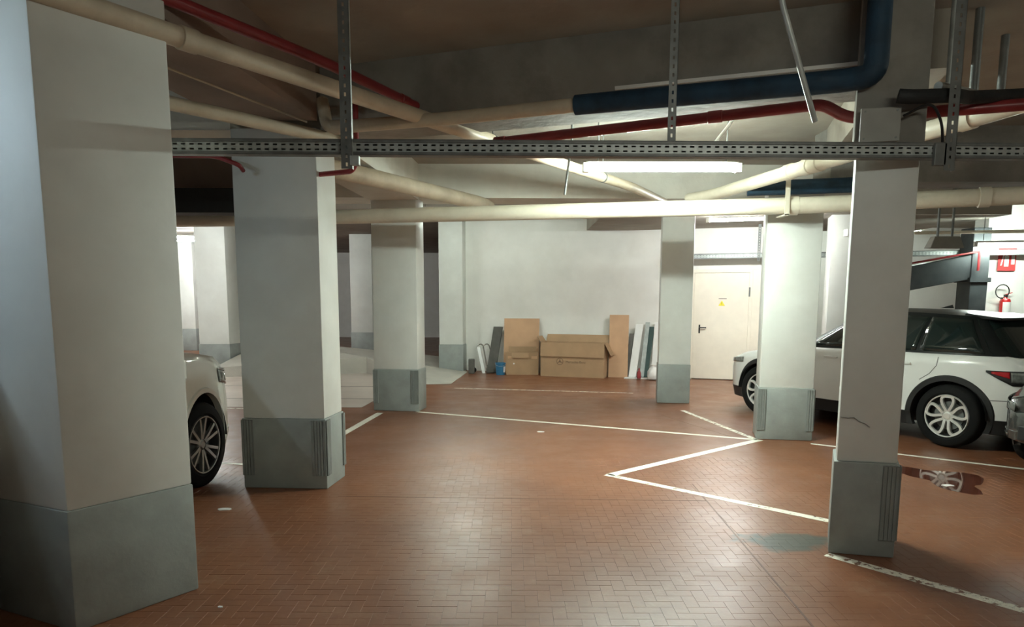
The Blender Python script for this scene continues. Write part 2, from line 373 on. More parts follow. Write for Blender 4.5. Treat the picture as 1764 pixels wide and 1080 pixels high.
# ================================================================== COLUMNS
def inset(poly, d):
    c = Vector((sum(p[0] for p in poly)/4, sum(p[1] for p in poly)/4))
    out = []
    for i in range(4):
        p = Vector(poly[i]); a = Vector(poly[i-1]); b = Vector(poly[(i+1) % 4])
        u = (p-a).normalized(); v = (p-b).normalized()
        out.append(p-(u+v)*d)
    return [tuple(q) for q in out]
def column(name, F, Rt, dep, top, label, guards=(), hb=0.635, proud=0.012, hg=0.12, group='concrete columns'):
    """F front-left, Rt front-right of the base, dep = depth vector"""
    F, Rt, dep = Vector(F), Vector(Rt), Vector(dep)
    poly = [F, Rt, Rt+dep, F+dep]
    c = (F+Rt+dep)/2*1.0; c = sum((Vector(p) for p in poly), Vector((0, 0)))/4
    t = thing(name, label, 'column', (c.x, c.y, 0), 0, group)
    lp = [tuple(p-c) for p in poly]
    up = inset(lp, proud)
    MB().prism(up, hb-0.002, top).build('shaft', 'white', t, smooth=30, bevel=0.012)
    MB().prism(lp, 0, hb).build('grey_base', 'grey', t, smooth=30, bevel=0.010)
    for gi, wl, wr in guards:
        p = Vector(lp[gi]); a = (Vector(lp[gi-1])-p).normalized(); b = (Vector(lp[(gi+1) % 4])-p).normalized()
        g = MB(); th = 0.012
        for dvec, other, wd in ((a, b, wl), (b, a, wr)):
            if wd <= 0: continue
            nv = -other; nf = max(2, int(wd/0.022))
            for k in range(nf):                      # fluted rubber ribs
                s0 = wd*k/nf; s1 = wd*(k+0.8)/nf
                q = [p+dvec*s0, p+dvec*s1, p+dvec*s1+nv*th, p+dvec*s0+nv*th]
                g.prism([tuple(x) for x in q], hg, hb-0.015)
            q = [p, p+dvec*wd, p+dvec*wd+nv*th*0.5, p+nv*th*0.5]
            g.prism([tuple(x) for x in q], hg, hb-0.015)
        g.build('corner_guard', 'guard', t, fix=True)
    return t
# index of corners: 0 front-left, 1 front-right, 2 back-right, 3 back-left
u1 = Vector((0.386, 0.552)); l1 = Vector((-0.52, 0.235))*1.35
pF = Vector((-2.222, 3.428))
column('concrete_column', pF, pF+u1, l1, CEIL, 'huge white column in the left foreground with grey painted base', proud=0.004)
column('concrete_column', (-2.41, 6.22), (-1.65, 6.18), (0.05, 0.47), SOF, 'wide white column with dark grey base right of the pearl white car', guards=((0, 0, 0.10), (1, 0.13, 0.10), (2, 0.06, 0)))
column('concrete_column', (2.14, 4.61), (2.53, 4.51), (0.175, 0.40), CEIL, 'narrow white column with cracked plaster in the right foreground', guards=((1, 0.10, 0.06),), proud=0.018)
column('concrete_column', (2.99, 8.53), (3.63, 8.42), (0.12, 0.48), 3.02, 'mint lit white column in front of the nose of the white car with black roof', guards=((0, 0, 0.10), (1, 0.08, 0.06)))
column('concrete_column', (-2.104, 10.661), (-1.402, 10.563), (0.066, 0.403), 3.15, 'bright white column with pale grey base standing before the ramp', guards=((0, 0, 0.08), (1, 0.12, 0)))
column('concrete_column', (2.39, 11.56), (2.91, 11.50), (0.08, 0.5), 3.15, 'slim white column with pale grey base left of the cream door', proud=0.008)
column('concrete_column', (-7.20, 16.26), (-6.50, 16.3), (0.10, 0.6), CEIL, 'pale column with grey base seen between the pearl car and the wide column')
column('concrete_column', (-1.70, 16.40), (-1.13, 16.41), (0.06, 0.5), CEIL, 'far column with grey base on the ramp next to the leaning ladder')
column('concrete_column', (-10.85, 22.8), (-10.15, 22.8), (0.1, 0.6), CEIL, 'most distant bright white column at the far left', hb=0.70)
column('concrete_column', (5.55, 12.6), (6.30, 12.5), (0.18, 0.6), CEIL, 'greyish white column behind the windscreen of the white car')
column('concrete_column', (-5.0, 22.0), (-4.3, 22.0), (0.1, 0.6), CEIL, 'far white column standing on the lane beyond the ramp')
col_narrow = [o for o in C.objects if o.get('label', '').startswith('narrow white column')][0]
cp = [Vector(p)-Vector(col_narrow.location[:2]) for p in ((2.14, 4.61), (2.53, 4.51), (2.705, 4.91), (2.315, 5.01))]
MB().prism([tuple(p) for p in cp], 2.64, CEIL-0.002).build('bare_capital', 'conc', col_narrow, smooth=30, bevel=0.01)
# hairline crack in the plaster of the narrow column
ck = MB()
cpts = [(2.165, 4.598, 0.93), (2.21, 4.587, 0.925), (2.245, 4.578, 0.93), (2.275, 4.570, 0.905), (2.315, 4.560, 0.89), (2.34, 4.553, 0.87)]
for a, b in zip(cpts[:-1], cpts[1:]):
    ck.bar((a[0]+0.004, a[1]+0.0165, a[2]), (b[0]+0.004, b[1]+0.0165, b[2]), 0.003, 0.004)
cko = ck.build('plaster_crack', 'guard', col_narrow)
cko.location = (-col_narrow.location.x, -col_narrow.location.y, 0)

# ================================================================== PIPES
def pipe(name, pts, r, m, label, rad=0.12, couplings=(), cm=None, cat='pipe', n=16, clamps=()):
    o = thing(name, label, cat, pts[0])
    p0 = Vector(pts[0]); lp = [Vector(p)-p0 for p in pts]
    MB().tube(fillet(lp, rad) if len(lp) > 2 else lp, r, n).build('pipe_run', m, o, smooth=40)
    for seg, t in couplings:
        a, b = lp[seg], lp[seg+1]; d = (b-a).normalized(); c = a.lerp(b, t)
        MB().tube([c-d*0.055, c-d*0.05, c+d*0.05, c+d*0.055], [r*1.0, r*1.14, r*1.14, r*1.0], n).build('coupling', cm or m, o, smooth=40)
    for seg, t in clamps:
        a, b = lp[seg], lp[seg+1]; d = (b-a).normalized(); c = a.lerp(b, t)
        q = MB(); q.tube([c-d*0.014, c+d*0.014], r*1.08, n); q.tube([c+Vector((0, 0, r)), Vector((c.x, c.y, CEIL-p0.z))], 0.006, 6)
        q.build('hanger_clamp', 'galvdark', o)
    return o
pipe('drain_pipe', [(-3.2, 1.9, 3.10), (1.52, 9.23, 3.10), (2.2, 10.58, 3.10)], 0.056, 'beige', 'long beige drain pipe slanting from the top left towards the hanging lamp', rad=0.3, couplings=((0, 0.30), (0, 0.66)), clamps=((0, 0.64), (0, 0.9)))
pipe('sprinkler_pipe', [(-3.15, 1.7, 3.28), (-1.29, 5.0, 3.28), (-0.43, 6.70, 3.22), (0.10, 7.6, 3.22)], 0.036, 'red', 'dark red pipe running alongside the long beige drain pipe', rad=0.3, couplings=((1, 0.5), (2, 0.4)), clamps=((1, 0.9),))
pipe('sprinkler_pipe', [(-0.15, 6.32, 3.03), (2.06, 5.22, 3.05), (2.17, 5.17, 3.05), (2.36, 5.2, 2.965), (2.75, 5.05, 2.965), (4.2, 4.5, 2.965)], 0.040, 'red', 'bright red pipe with a kink below the navy insulated pipe', rad=0.09, couplings=((0, 0.02), (0, 0.75)))
pipe('insulated_pipe', [(2.19, 4.49, 3.62), (2.19, 4.49, 3.045), (2.07, 4.60, 3.045), (0.45, 5.30, 3.075)], 0.070, 'navy', 'navy insulated pipe bending down the narrow column and under the dark beam', rad=0.10)
pipe('drain_pipe', [(0.47, 5.29, 3.075), (-0.46, 5.66, 3.07), (-1.50, 5.95, 3.06), (-1.56, 6.05, 3.3)], 0.050, 'beige', 'beige pipe stub continuing left from the navy insulation', rad=0.08, couplings=((1, 0.9),))
pipe('drain_pipe', [(-3.7, 3.2, 3.0), (-2.31, 5.0, 3.0), (-1.45, 6.1, 3.0)], 0.048, 'beige', 'thinner beige pipe above the cable tray beside the huge left column', rad=0.2)
tag(MB().tube([(-2.32, 4.40, 3.14), (-2.26, 4.5, 3.14), (-1.68, 6.0, 3.12)], 0.008, 8).build('conduit', 'beige', smooth=40), 'thin pale conduit between the two beige pipes at upper left', 'conduit')
pipe('drain_pipe', [(-1.95, 7.15, 2.99), (-1.62, 7.8, 3.0), (-0.45, 10.2, 3.02), (-0.35, 10.58, 3.02)], 0.095, 'beige', 'stained beige drain pipe rising behind the cable tray right of the wide column', rad=0.2)
pipe('main_drain_pipe', [(-11, 11.1, 2.76), (-4.67, 10.02, 2.755), (-3.86, 9.90, 2.755), (1.95, 8.42, 2.74), (3.25, 8.16, 2.745), (6.9, 6.8, 2.77)], 0.092, 'cream', 'thick cream drain pipe crossing the whole garage in front of the mint lit column', rad=0.3, couplings=((3, 0.93), (4, 0.45)), n=20)
pipe('cream_waste_pipe', [(2.28, 9.45, 2.985), (2.53, 9.13, 3.0), (3.05, 6.55, 3.0), (3.05, 6.35, 3.0), (3.24, 5.65, 3.0), (3.48, 4.9, 3.03), (3.7, 3.8, 3.04)], 0.072, 'cream', 'cream socketed waste pipe running past the narrow column to the upper right', rad=0.2, couplings=((1, 0.62), (1, 0.74), (1, 0.80), (3, 0.5), (4, 0.35)), n=18)
pipe('sprinkler_pipe', [(-9, 6.0, 2.85), (-2.44, 6.0, 2.85), (-2.25, 6.02, 2.78), (-2.25, 6.1, 2.75)], 0.018, 'red', 'thin red pipe just under the cable tray left of the wide column', rad=0.06)
pipe('sprinkler_pipe', [(-1.66, 6.26, 2.748), (-1.34, 6.10, 2.748), (-1.30, 6.10, 2.83), (-1.30, 6.10, 3.40)], 0.022, 'red', 'short red elbow at the upper right corner of the wide column', rad=0.06)
pipe('insulated_pipe', [(2.72, 8.44, 2.97), (3.5, 8.25, 2.97), (4.15, 8.1, 2.98)], 0.085, 'navy', 'dark blue insulated pipe behind the thick cream drain pipe', rad=0.2)
# black bar added as the shade on the beam soffit, left lane
tag(MB().bar((-14, 9.45, 2.905), (-2.7, 9.25, 2.905), 0.35, 0.30).build('soffit_shade_bar', 'blackins_shade', bevel=0.01), 'black bar added as shade under the brown beam at left', 'duct')
# grey rod slanting down and short conduit
tag(MB().tube([(1.45, 4.10, 3.36), (1.475, 4.1, 3.27), (1.763, 4.3, 2.728)], 0.016, 10).build('hanging_rod', 'galv', smooth=40), 'grey metal rod slanting down in front of the navy pipe', 'rod')
tag(MB().tube([(1.96, 6.5, 3.30), (1.908, 6.5, 3.22), (1.791, 6.5, 3.07)], 0.016, 10).build('hanging_rod', 'whiteplastic', smooth=40), 'short white rod above the lit lamp', 'rod')
# right-hand bundle by the narrow column
pipe('insulated_pipe', [(2.30, 4.42, 2.905), (2.36, 4.40, 2.895), (2.66, 4.46, 2.92), (2.95, 4.8, 3.0), (3.9, 5.1, 3.12)], 0.042, 'blackins_shade', 'black insulated pipe wrapping round the narrow column', rad=0.08)
pipe('steel_pipe', [(2.58, 4.50, 2.985), (2.75, 4.62, 3.0), (3.10, 4.95, 3.06), (3.12, 4.98, 2.97), (3.25, 5.0, 3.0), (3.9, 5.05, 3.17)], 0.026, 'galv', 'bent grey steel pipe right of the narrow column', rad=0.08)
for (x, y, z0, r, lb, m) in ((2.74, 4.66, 2.99, 0.022, 'grey vertical pipe beside the right tray hanger', 'galv'), (3.12, 5.02, 3.10, 0.028, 'dark vertical pipe dropping from the ceiling at upper right', 'galvdark'), (3.62, 5.5, 3.15, 0.028, 'brownish vertical pipe nearest the right edge of the ceiling', 'galvdark')):
    tag(MB().tube([(x, y, z0), (x, y, CEIL)], r, 12).build('riser_pipe', m, smooth=40), lb, 'pipe')
jb = thing('junction_box', 'grey electrical junction box high on the narrow column', 'box', (2.262, 4.565, 2.665))
jr = jb; jr.rotation_euler = (0, 0, math.atan2(-0.1, 0.39))
MB().box(-0.105, 0.105, -0.055, 0.0, 0, 0.19).build('box_body', 'greybox', jb, bevel=0.006)
MB().box(-0.112, 0.112, -0.066, -0.05, -0.006, 0.196).build('lid', 'greybox', jb, bevel=0.004)
for sx in (-0.09, 0.09):
    for sz in (0.015, 0.175): MB().lathe([(0, -0.07), (0.006, -0.07), (0.006, -0.062)], 8, 'y', (sx, 0, sz)).build('screw', 'galvdark', jb)
tag(MB().tube(fillet([(2.36, 4.46, 2.80), (2.47, 4.36, 2.86), (2.54, 4.36, 2.74), (2.575, 4.40, 2.62)], 0.06), 0.008, 8).build('cable', 'black', smooth=40), 'dark cable looping from the junction box to the cable tray', 'cable')

# ================================================================== CABLE TRAY
def slotted(mb, L, h, pitch, rows, sw, sh, y=0.0):
    """perforated sheet in x,z plane"""
    n = int(L/pitch); zs = [-h/2]; cells = []
    for r in rows: zs += [r-sh/2, r+sh/2]
    zs.append(h/2)
    xs = []
    for k in range(n): xs += [k*pitch, k*pitch+(pitch-sw)/2, k*pitch+(pitch+sw)/2]
    xs.append(n*pitch)
    idx = {}; vv = []; ff = []
    def vid(i, j):
        if (i, j) not in idx: idx[(i, j)] = len(vv); vv.append((xs[i], y, zs[j]))
        return idx[(i, j)]
    for i in range(len(xs)-1):
        for j in range(len(zs)-1):
            if i % 3 == 1 and j % 2 == 1: continue
            ff.append((vid(i, j), vid(i+1, j), vid(i+1, j+1), vid(i, j+1)))
    mb.add(vv, ff); return n*pitch
def solid(o, t=0.002):
    md = o.modifiers.new('thickness', 'SOLIDIFY'); md.thickness = t; md.offset = 1
def tray(name, a, b, h, pitch, label, m='galv', sw=0.026, sh=0.010, dep=0.06):
    a, b = Vector(a), Vector(b); L = (b-a).length
    t = thing(name, label, 'cable tray', a, math.atan2(b.y-a.y, b.x-a.x))
    t.rotation_euler[1] = -math.asin((b.z-a.z)/L)
    mb = MB(); L2 = slotted(mb, L, h*0.62, pitch, (-0.014, 0.014), sw, sh)
    o = mb.build('slotted_web', m, t); solid(o)
    f = MB()
    for s in (-1, 1):
        f.box(0, L2, -0.012, 0.002, s*h*0.31 if s > 0 else -h/2, h/2 if s > 0 else -h*0.31)
        f.box(0, L2, -0.012, dep, s*h/2-0.002, s*h/2+0.002)
    f.build('flange', 'galvdark' if m == 'galv' else m, t)
    MB().box(0, L2, dep-0.004, dep, -h/2, h/2).build('rear_web', 'galvdark', t)
    return t
tray('cable_tray', (-2.6, 4.40, 2.600), (5.4, 4.40, 2.578), 0.088, 0.05, 'near slotted steel cable tray crossing the whole view')
def hanger(x, y, z0, z1, label, wd=0.066):
    t = thing('tray_hanger', label, 'bracket', (x, y, z0))
    mb = MB(); slotted(mb, z1-z0, wd, 0.05, (0.0,), 0.022, 0.012)
    # turn the strip upright
    mb.v = [(p[2], p[1], p[0]) for p in mb.v]
    o = mb.build('slotted_face', 'galvdark', t); solid(o)
    MB().box(wd/2-0.002, wd/2, 0.0, 0.035, 0, z1-z0-0.03).build('side_flange', 'galv', t)
    return t
h1 = hanger(-0.99, 4.365, 2.465, CEIL, 'slotted steel hanger carrying the near cable tray left of centre')
MB().box(0.02, 0.075, -0.01, 0.03, 0.02, 0.075).build('foot_bracket', 'galv', h1, bevel=0.003)
hanger(0.965, 4.47, 2.56, CEIL, 'slotted steel hanger behind the near cable tray above the lit lamp', 0.05)
h3 = hanger(2.605, 4.365, 2.465, CEIL, 'slotted steel hanger carrying the near cable tray right of the narrow column')
MB().box(-0.09, -0.02, 0.0, 0.03, 0.03, 0.16).build('foot_bracket', 'galvdark', h3, bevel=0.003)
tray('cable_tray', (3.3, 14.88, 2.56), (5.3, 14.22, 2.565), 0.10, 0.06, 'far slotted cable tray fixed across the wall above the cream door', sw=0.03, sh=0.012)
tray('cable_tray', (5.35, 14.2, 2.56), (14.0, 12.35, 2.60), 0.10, 0.06, 'far slotted cable tray above the white car with black roof', sw=0.03, sh=0.012)
hanger(4.86, 14.2, 2.45, CEIL, 'slotted hanger above the cream door', 0.06)
hanger(7.40, 13.7, 2.50, CEIL, 'dark hanger in front of the far tray above the white car roof', 0.05)

# ================================================================== LAMPS
def lamp(loc, rz, L, label, glow='tube', rods=True, zc=CEIL, two=False, trough=False):
    t = thing('fluorescent_lamp', label, 'lamp', loc, rz, 'fluorescent battens')
    MB().box(-L/2, L/2, -0.024, 0.024, 0.030, 0.070).build('batten', 'whiteplastic', t, bevel=0.006)
    for s in (-1, 1): MB().box(s*L/2-0.03, s*L/2+0.03, -0.03, 0.03, -0.03, 0.06).build('end_cap', 'whiteplastic', t, bevel=0.006)
    ys = (-0.036, 0.036) if two else (0.0,)
    for y in ys: MB().tube([(-L/2+0.03, y, 0), (L/2-0.03, y, 0)], 0.016, 12).build('tube', glow, t, smooth=50)
    if trough:
        tr = MB()
        for sg_ in (-1, 1): tr.obox((0, sg_*0.062, 0.018), (L/2, 0, 0), (0, 0.004, 0.0), (0, -sg_*0.022, 0.030))
        tr.box(-L/2, L/2, -0.045, 0.045, 0.044, 0.05); tr.build('reflector', 'whiteplastic', t)
    if rods:
        for s in (-1, 1): MB().tube([(s*L*0.42, 0, 0.07), (s*L*0.42, 0, zc-loc[2])], 0.006, 6).build('hanging_wire', 'galvdark', t)
    return t
lamp((1.43, 7.0, 2.93), 0.0, 1.46, 'lit fluorescent batten hanging in the middle of the garage', 'tubemain', two=True)
tag(MB().tube([(0.562, 7.0, 3.62), (0.562, 7.0, 3.2), (0.50, 7.0, 2.69)], 0.011, 8).build('hanging_rod', 'galvdark', smooth=40), 'thin steel rod hanging left of the lit lamp', 'rod')
lamp((-3.9, 2.6, 2.95), PI/2, 1.46, 'cool lit batten left of the huge left column', 'tubecool')
lamp((1.9, 0.7, 3.2), 0.3, 1.46, 'batten hanging right above the viewer', 'tubesoft')
lamp((7.0, 4.4, 3.2), PI/2, 1.46, 'batten right of the white car out on the right', 'tubesoft')
lamp((8.9, 12.6, 2.66), -0.2, 1.46, 'lit batten in front of the extinguisher pier', 'tube')
lamp((4.1, 12.4, 3.05), -0.33, 1.46, 'lit batten in front of the cream door', 'tubefar')
lamp((-8.5, 18.3, 3.2), 0.0, 1.46, 'far lit batten over the ramp at left', 'tubefar')
lamp((-6.6, 13.2, 3.3), 0.0, 1.46, 'lit batten over the pale lane', 'tubefar')
lamp((-1.0, 13.4, 3.3), 0.0, 1.46, 'lit batten above the leaning ladder and boxes', 'tube')
lamp((-9.6, 20.6, 3.3), 0.0, 1.46, 'farthest lit batten at the left end', 'tubefar')
lamp((9.0, 17.2, 3.3), 0.0, 1.46, 'lit batten behind the extinguisher pier', 'tube')

# ================================================================== DOOR
ang = math.atan(-0.33)
door = thing('door_1', 'cream metal door with black handle in the white back wall', 'door', (3.86, wy(3.86), 0), ang)
door['kind'] = 'structure'; del door['category']
DW = 1.10
MB().box(0.0, DW, -0.055, 0.0, 0.015, 2.24).build('door_leaf', 'door', door, bevel=0.006)
fr = MB(); fr.box(-0.06, 0.0, -0.07, 0.01, 0, 2.31); fr.box(DW, DW+0.06, -0.07, 0.01, 0, 2.31); fr.box(0, DW, -0.07, 0.01, 2.245, 2.31)
fr.build('door_frame', 'door', door)
MB().box(DW+0.06, DW+0.32, -0.05, 0.01, 0, 2.31).build('side_panel', 'door', door, bevel=0.005)
hd = MB().box(0.115, 0.145, -0.066, -0.055, 0.98, 1.16).build('handle_plate', 'black', door, bevel=0.003)
MB().tube(fillet([(0.13, -0.06, 1.10), (0.13, -0.11, 1.10), (0.27, -0.11, 1.10)], 0.03), 0.011, 8).build('lever', 'black', hd, smooth=40)
for z in (0.22, 1.75): MB().tube([(DW+0.005, -0.075, z), (DW+0.005, -0.075, z+0.19)], 0.016, 8).build('hinge', 'galvdark', door)
st = MB().add([(0.50, -0.058, 1.56), (0.63, -0.058, 1.56), (0.565, -0.058, 1.67), (0.50, -0.055, 1.56), (0.63, -0.055, 1.56), (0.565, -0.055, 1.67)], [(0, 1, 2), (5, 4, 3), (0, 3, 4, 1), (1, 4, 5, 2), (2, 5, 3, 0)]).build('warning_sticker', 'yellow', door)
MB().box(0.56, 0.57, -0.0595, -0.0575, 1.585, 1.635).build('sticker_mark', 'black', st)
MB().box(0.50, 0.66, -0.058, -0.055, 1.70, 1.712).build('sticker_strip', 'seam', door)

# ================================================================== CLUTTER BY THE BACK WALL
def leaning(name, m, label, cat, base, top, wdir, wd, th, parts=None):
    base, top = Vector(base), Vector(top); t = thing(name, label, cat, base)
    up = top-base; wv = Vector(wdir).normalized(); nv = up.cross(wv).normalized()
    o = MB().obox(up/2, wv*wd/2, nv*th/2, up/2).build('panel', m, t, bevel=min(0.004, th*0.3))
    return t, up, wv, nv
def card_box(loc, rz, L, D, H, label, m, flaps):
    t = thing('cardboard_box', label, 'box', loc, rz, 'cardboard boxes by the back wall')
    b = MB(); e = 0.008
    b.box(0, L, 0, e, 0, H); b.box(0, L, D-e, D, 0, H); b.box(0, e, e, D-e, 0, H); b.box(L-e, L, e, D-e, 0, H); b.box(e, L-e, e, D-e, 0, e)
    b.build('carton', m, t)
    for k, f in enumerate(flaps): MB().add(*f).build('flap', m, t)
    return t
def quadflap(p, q, v, th=0.006):
    p, q, v = Vector(p), Vector(q), Vector(v); nn = (q-p).cross(v).normalized()*th
    vv = [p, q, q+v, p+v]; vv += [x+nn for x in vv]
    return vv, [(0, 1, 2, 3), (7, 6, 5, 4), (0, 4, 5, 1), (1, 5, 6, 2), (2, 6, 7, 3), (3, 7, 4, 0)]
LA, LB, HB, DB = 0.72, 1.42, 0.74, 0.42
bA = card_box((-0.13, 15.82, 0), -0.02, LA, 0.22, 0.50, 'smaller tan cardboard box beside the blue bucket', 'card',
    [quadflap((0.12, -0.002, 0.50), (0.50, -0.002, 0.50), (0.0, -0.03, -0.12)), quadflap((0.05, 0.215, 0.5), (0.67, 0.215, 0.5), (0, 0.02, 0.12))])
for x in (0.03, 0.56): MB().box(x, x+0.13, -0.004, 0.0, 0.36, 0.42).build('packing_tape', 'cardlight', bA)
MB().lathe([(0, -0.004), (0.018, -0.004), (0.018, 0.0)], 12, 'y', (0.17, 0, 0.25)).build('hand_hole', 'signwhite', bA)
bB = card_box((0.63, 15.60, 0), math.atan2(-0.47, 1.34), LB, DB, HB, 'large open cardboard box printed with a star logo', 'card',
    [quadflap((0.0, 0.0, HB), (LB, 0.0, HB), (0, -0.035, -0.30)), quadflap((LB, DB, HB), (LB, 0.02, HB), (0.14, 0, -0.26)), quadflap((0, DB, HB), (LB, DB, HB), (0, 0.12, 0.16)), quadflap((0, 0.02, HB), (0, DB, HB), (-0.10, 0, 0.13))])
# printed emblem: ring with three-pointed star, and lettering
em = MB(); cx0, cz0, R0 = 0.44, 0.335, 0.078
for k in range(28):
    a0, a1 = 2*PI*k/28, 2*PI*(k+1)/28
    em.add([(cx0+r*math.cos(a), -0.0012, cz0+r*math.sin(a)) for a, r in ((a0, R0), (a1, R0), (a1, R0-0.012), (a0, R0-0.012))], [(0, 1, 2, 3)])
for k in range(3):
    a = PI/2+k*2*PI/3; tip = (cx0+R0*math.cos(a), -0.0014, cz0+R0*math.sin(a))
    l = (cx0+0.016*math.cos(a+PI/3), -0.0014, cz0+0.016*math.sin(a+PI/3)); r = (cx0+0.016*math.cos(a-PI/3), -0.0014, cz0+0.016*math.sin(a-PI/3))
    em.add([tip, l, (cx0, -0.0014, cz0), r], [(0, 1, 2, 3)])
em.build('star_print', 'ink', bB)
def text_mesh(name, s, size, parent, loc, m, rot=(PI/2, 0, 0)):
    cu = bpy.data.curves.new(name, 'FONT'); cu.body = s; cu.size = size; cu.extrude = 0.0004
    tmp = bpy.data.objects.new('tmp_text', cu); C.objects.link(tmp)
    me = bpy.data.meshes.new_from_object(tmp); bpy.data.objects.remove(tmp); bpy.data.curves.remove(cu)
    me.name = name; me.materials.clear(); me.materials.append(MT[m])
    o = bpy.data.objects.new(name, me); C.objects.link(o); o.parent = parent; o.location = loc; o.rotation_euler = rot
    return o
text_mesh('lettering', 'Mercedes-Benz', 0.072, bB, (0.57, -0.0015, 0.305), 'ink')
leaning('plywood_sheet', 'cardlight', 'pale cardboard sheet leaning behind the smaller box', 'sheet', (0.20, 16.10, 0.0), (0.22, 16.14, 1.25), (1, -0.05, 0), 0.80, 0.012)
leaning('plywood_sheet', 'cardlight', 'peach coloured board leaning right of the large open box', 'sheet', (2.30, 15.32, 0.0), (2.34, 15.54, 1.35), (1, -0.33, 0), 0.42, 0.018)
leaning('leaning_plank', 'darkboard', 'dark grey plank leaning behind the blue bucket', 'plank', (-0.48, 16.16, 0.01), (-0.32, 16.38, 1.05), (1, -0.33, 0), 0.22, 0.04)
for k, (bx, tx, wd, z, m, lb) in enumerate(((2.60, 2.76, 0.16, 1.15, 'whiteplastic', 'white panel leaning at the left of the leaning board bundle'),
        (2.50, 2.60, 0.09, 0.95, 'darkboard', 'dark strip leaning left of the white panel'),
        (2.80, 2.93, 0.09, 1.2, 'galv', 'metal profile leaning in the middle of the board bundle'),
        (2.86, 3.02, 0.13, 1.1, 'mintboard', 'dark green board leaning at the right of the bundle'),
        (3.06, 3.14, 0.14, 1.2, 'whiteplastic', 'white board leaning next to the slim column'))):
    yb = wy(bx)-0.32+0.02*k
    leaning('leaning_board', m, lb, 'board', (bx, yb, 0.02), (tx, yb+0.15, z), (1, -0.33, 0), wd, 0.025)
tag(MB().prism([(2.40, 15.10), (3.02, 14.93), (3.10, 15.06), (2.46, 15.25)], 0.0, 0.022).build('floor_board', 'whiteplastic', bevel=0.004), 'flat white board lying under the leaning boards', 'board')
# crumpled white bag
bg = MB(); prof = [(0.0, 0.0), (0.10, 0.0), (0.125, 0.06), (0.11, 0.16), (0.075, 0.22), (0.05, 0.25), (0.07, 0.30), (0.0, 0.29)]
bg.lathe(prof, 14, 'z', (0, 0, 0)); rb = random.Random(5)
bg.v = [(x*(1+0.25*math.sin(9*math.atan2(y, x)+z*20)), y*(1+0.2*math.sin(7*math.atan2(y, x))), z) for x, y, z in bg.v]
bo = tag(bg.build('plastic_bag', 'whiteplastic', smooth=60), 'crumpled white plastic bag on the floor by the slim column', 'bag'); bo.location = (2.98, 14.86, 0.022)
# red bottle among boards
bt = MB().lathe([(0, 0), (0.045, 0), (0.045, 0.12), (0.02, 0.16), (0.02, 0.21), (0, 0.21)], 14, 'z').build('bottle', 'red', smooth=40)
tag(bt, 'small dark red bottle standing before the leaning boards', 'bottle'); bt.location = (2.70, 14.99, 0.022)
# bucket
bk = thing('bucket', 'small blue bucket with white label beside the smaller box', 'bucket', (-0.26, 15.82, 0))
MB().lathe([(0, 0.01), (0.0, 0.0), (0.095, 0.0), (0.115, 0.25), (0.122, 0.25), (0.122, 0.27), (0.108, 0.27), (0.09, 0.015), (0, 0.012)], 24).build('pail', 'bluebucket', bk, smooth=40)
lb_ = MB()
for k in range(6):
    a0 = -0.9+k*0.2; a1 = a0+0.2
    lb_.add([(r*math.cos(a), r*math.sin(a), z) for a, r, z in ((a0, 0.104, 0.06), (a1, 0.104, 0.06), (a1, 0.114, 0.19), (a0, 0.114, 0.19))], [(0, 1, 2, 3)])
lb_.build('label', 'signwhite', bk)
MB().tube([(0.118*math.cos(a), 0.118*math.sin(a)-0.02, 0.26-0.06*abs(math.sin(a))) for a in [PI+k*PI/12 for k in range(13)]], 0.003, 6).build('bail_handle', 'galv', bk)
# folded chrome trolley leaning by the far column
ft = thing('folding_trolley', 'folded chrome trolley with white board leaning by the far column', 'trolley', (-0.80, 16.15, 0))
for dx, dy in ((0, 0), (0.14, 0.05)):
    MB().tube(fillet([(0.12+dx, dy, 0.02), (-0.02+dx, 0.22+dy, 0.60), (0.06+dx, 0.24+dy, 0.66), (0.13+dx, 0.20+dy, 0.62), (0.24+dx, 0.0+dy, 0.02)], 0.08), 0.016, 8).build('frame_tube', 'chrome', ft, smooth=40)
MB().obox((0.09, 0.03, 0.30), (0.035, 0, 0), (0, 0.012, 0.004), (-0.065, 0.09, 0.29)).build('board', 'whiteplastic', ft)
MB().obox((0.30, -0.02, 0.07), (0.09, 0, 0), (0, 0.05, 0), (0, 0, 0.05)).build('foot_plate', 'darkboard', ft, bevel=0.008)
for dx in (-0.08, 0.36): MB().lathe([(0, -0.02), (0.06, -0.02), (0.06, 0.02), (0, 0.02)], 16, 'y', (dx, 0.12, 0.06)).build('castor', 'tyre', ft)
tag(MB().box(-0.07, 0.07, -0.05, 0.05, 0, 0.34).build('dark_bin', 'darkboard', bevel=0.02), 'small dark bin between the trolley and the far column', 'bin')
bpy.data.objects['dark_bin'].location = (-0.92, 16.02, 0)

# ================================================================== FIRE EXTINGUISHER AND SIGN
ex = thing('fire_extinguisher', 'red fire extinguisher with white label hanging on the white pier', 'extinguisher', (9.43, 13.66, 1.20))
MB().lathe([(0, 0.0), (0.085, 0.0), (0.092, 0.02), (0.092, 0.48), (0.075, 0.52), (0.035, 0.53), (0.025, 0.56), (0, 0.56)], 24).build('cylinder', 'extred', ex, smooth=40)
lbm = MB()
for k in range(10):
    a0 = -PI/2-1.0+k*0.2; a1 = a0+0.2
    lbm.add([(0.0935*math.cos(a), 0.0935*math.sin(a), z) for a, z in ((a0, 0.24), (a1, 0.24), (a1, 0.46), (a0, 0.46))], [(0, 1, 2, 3)])
lbm.build('label', 'signwhite', ex)
MB().box(-0.02, 0.02, -0.03, 0.03, 0.55, 0.60).build('valve', 'black', ex)
MB().bar((-0.01, 0, 0.60), (0.12, 0, 0.64), 0.02, 0.012).build('lever', 'extred', ex)
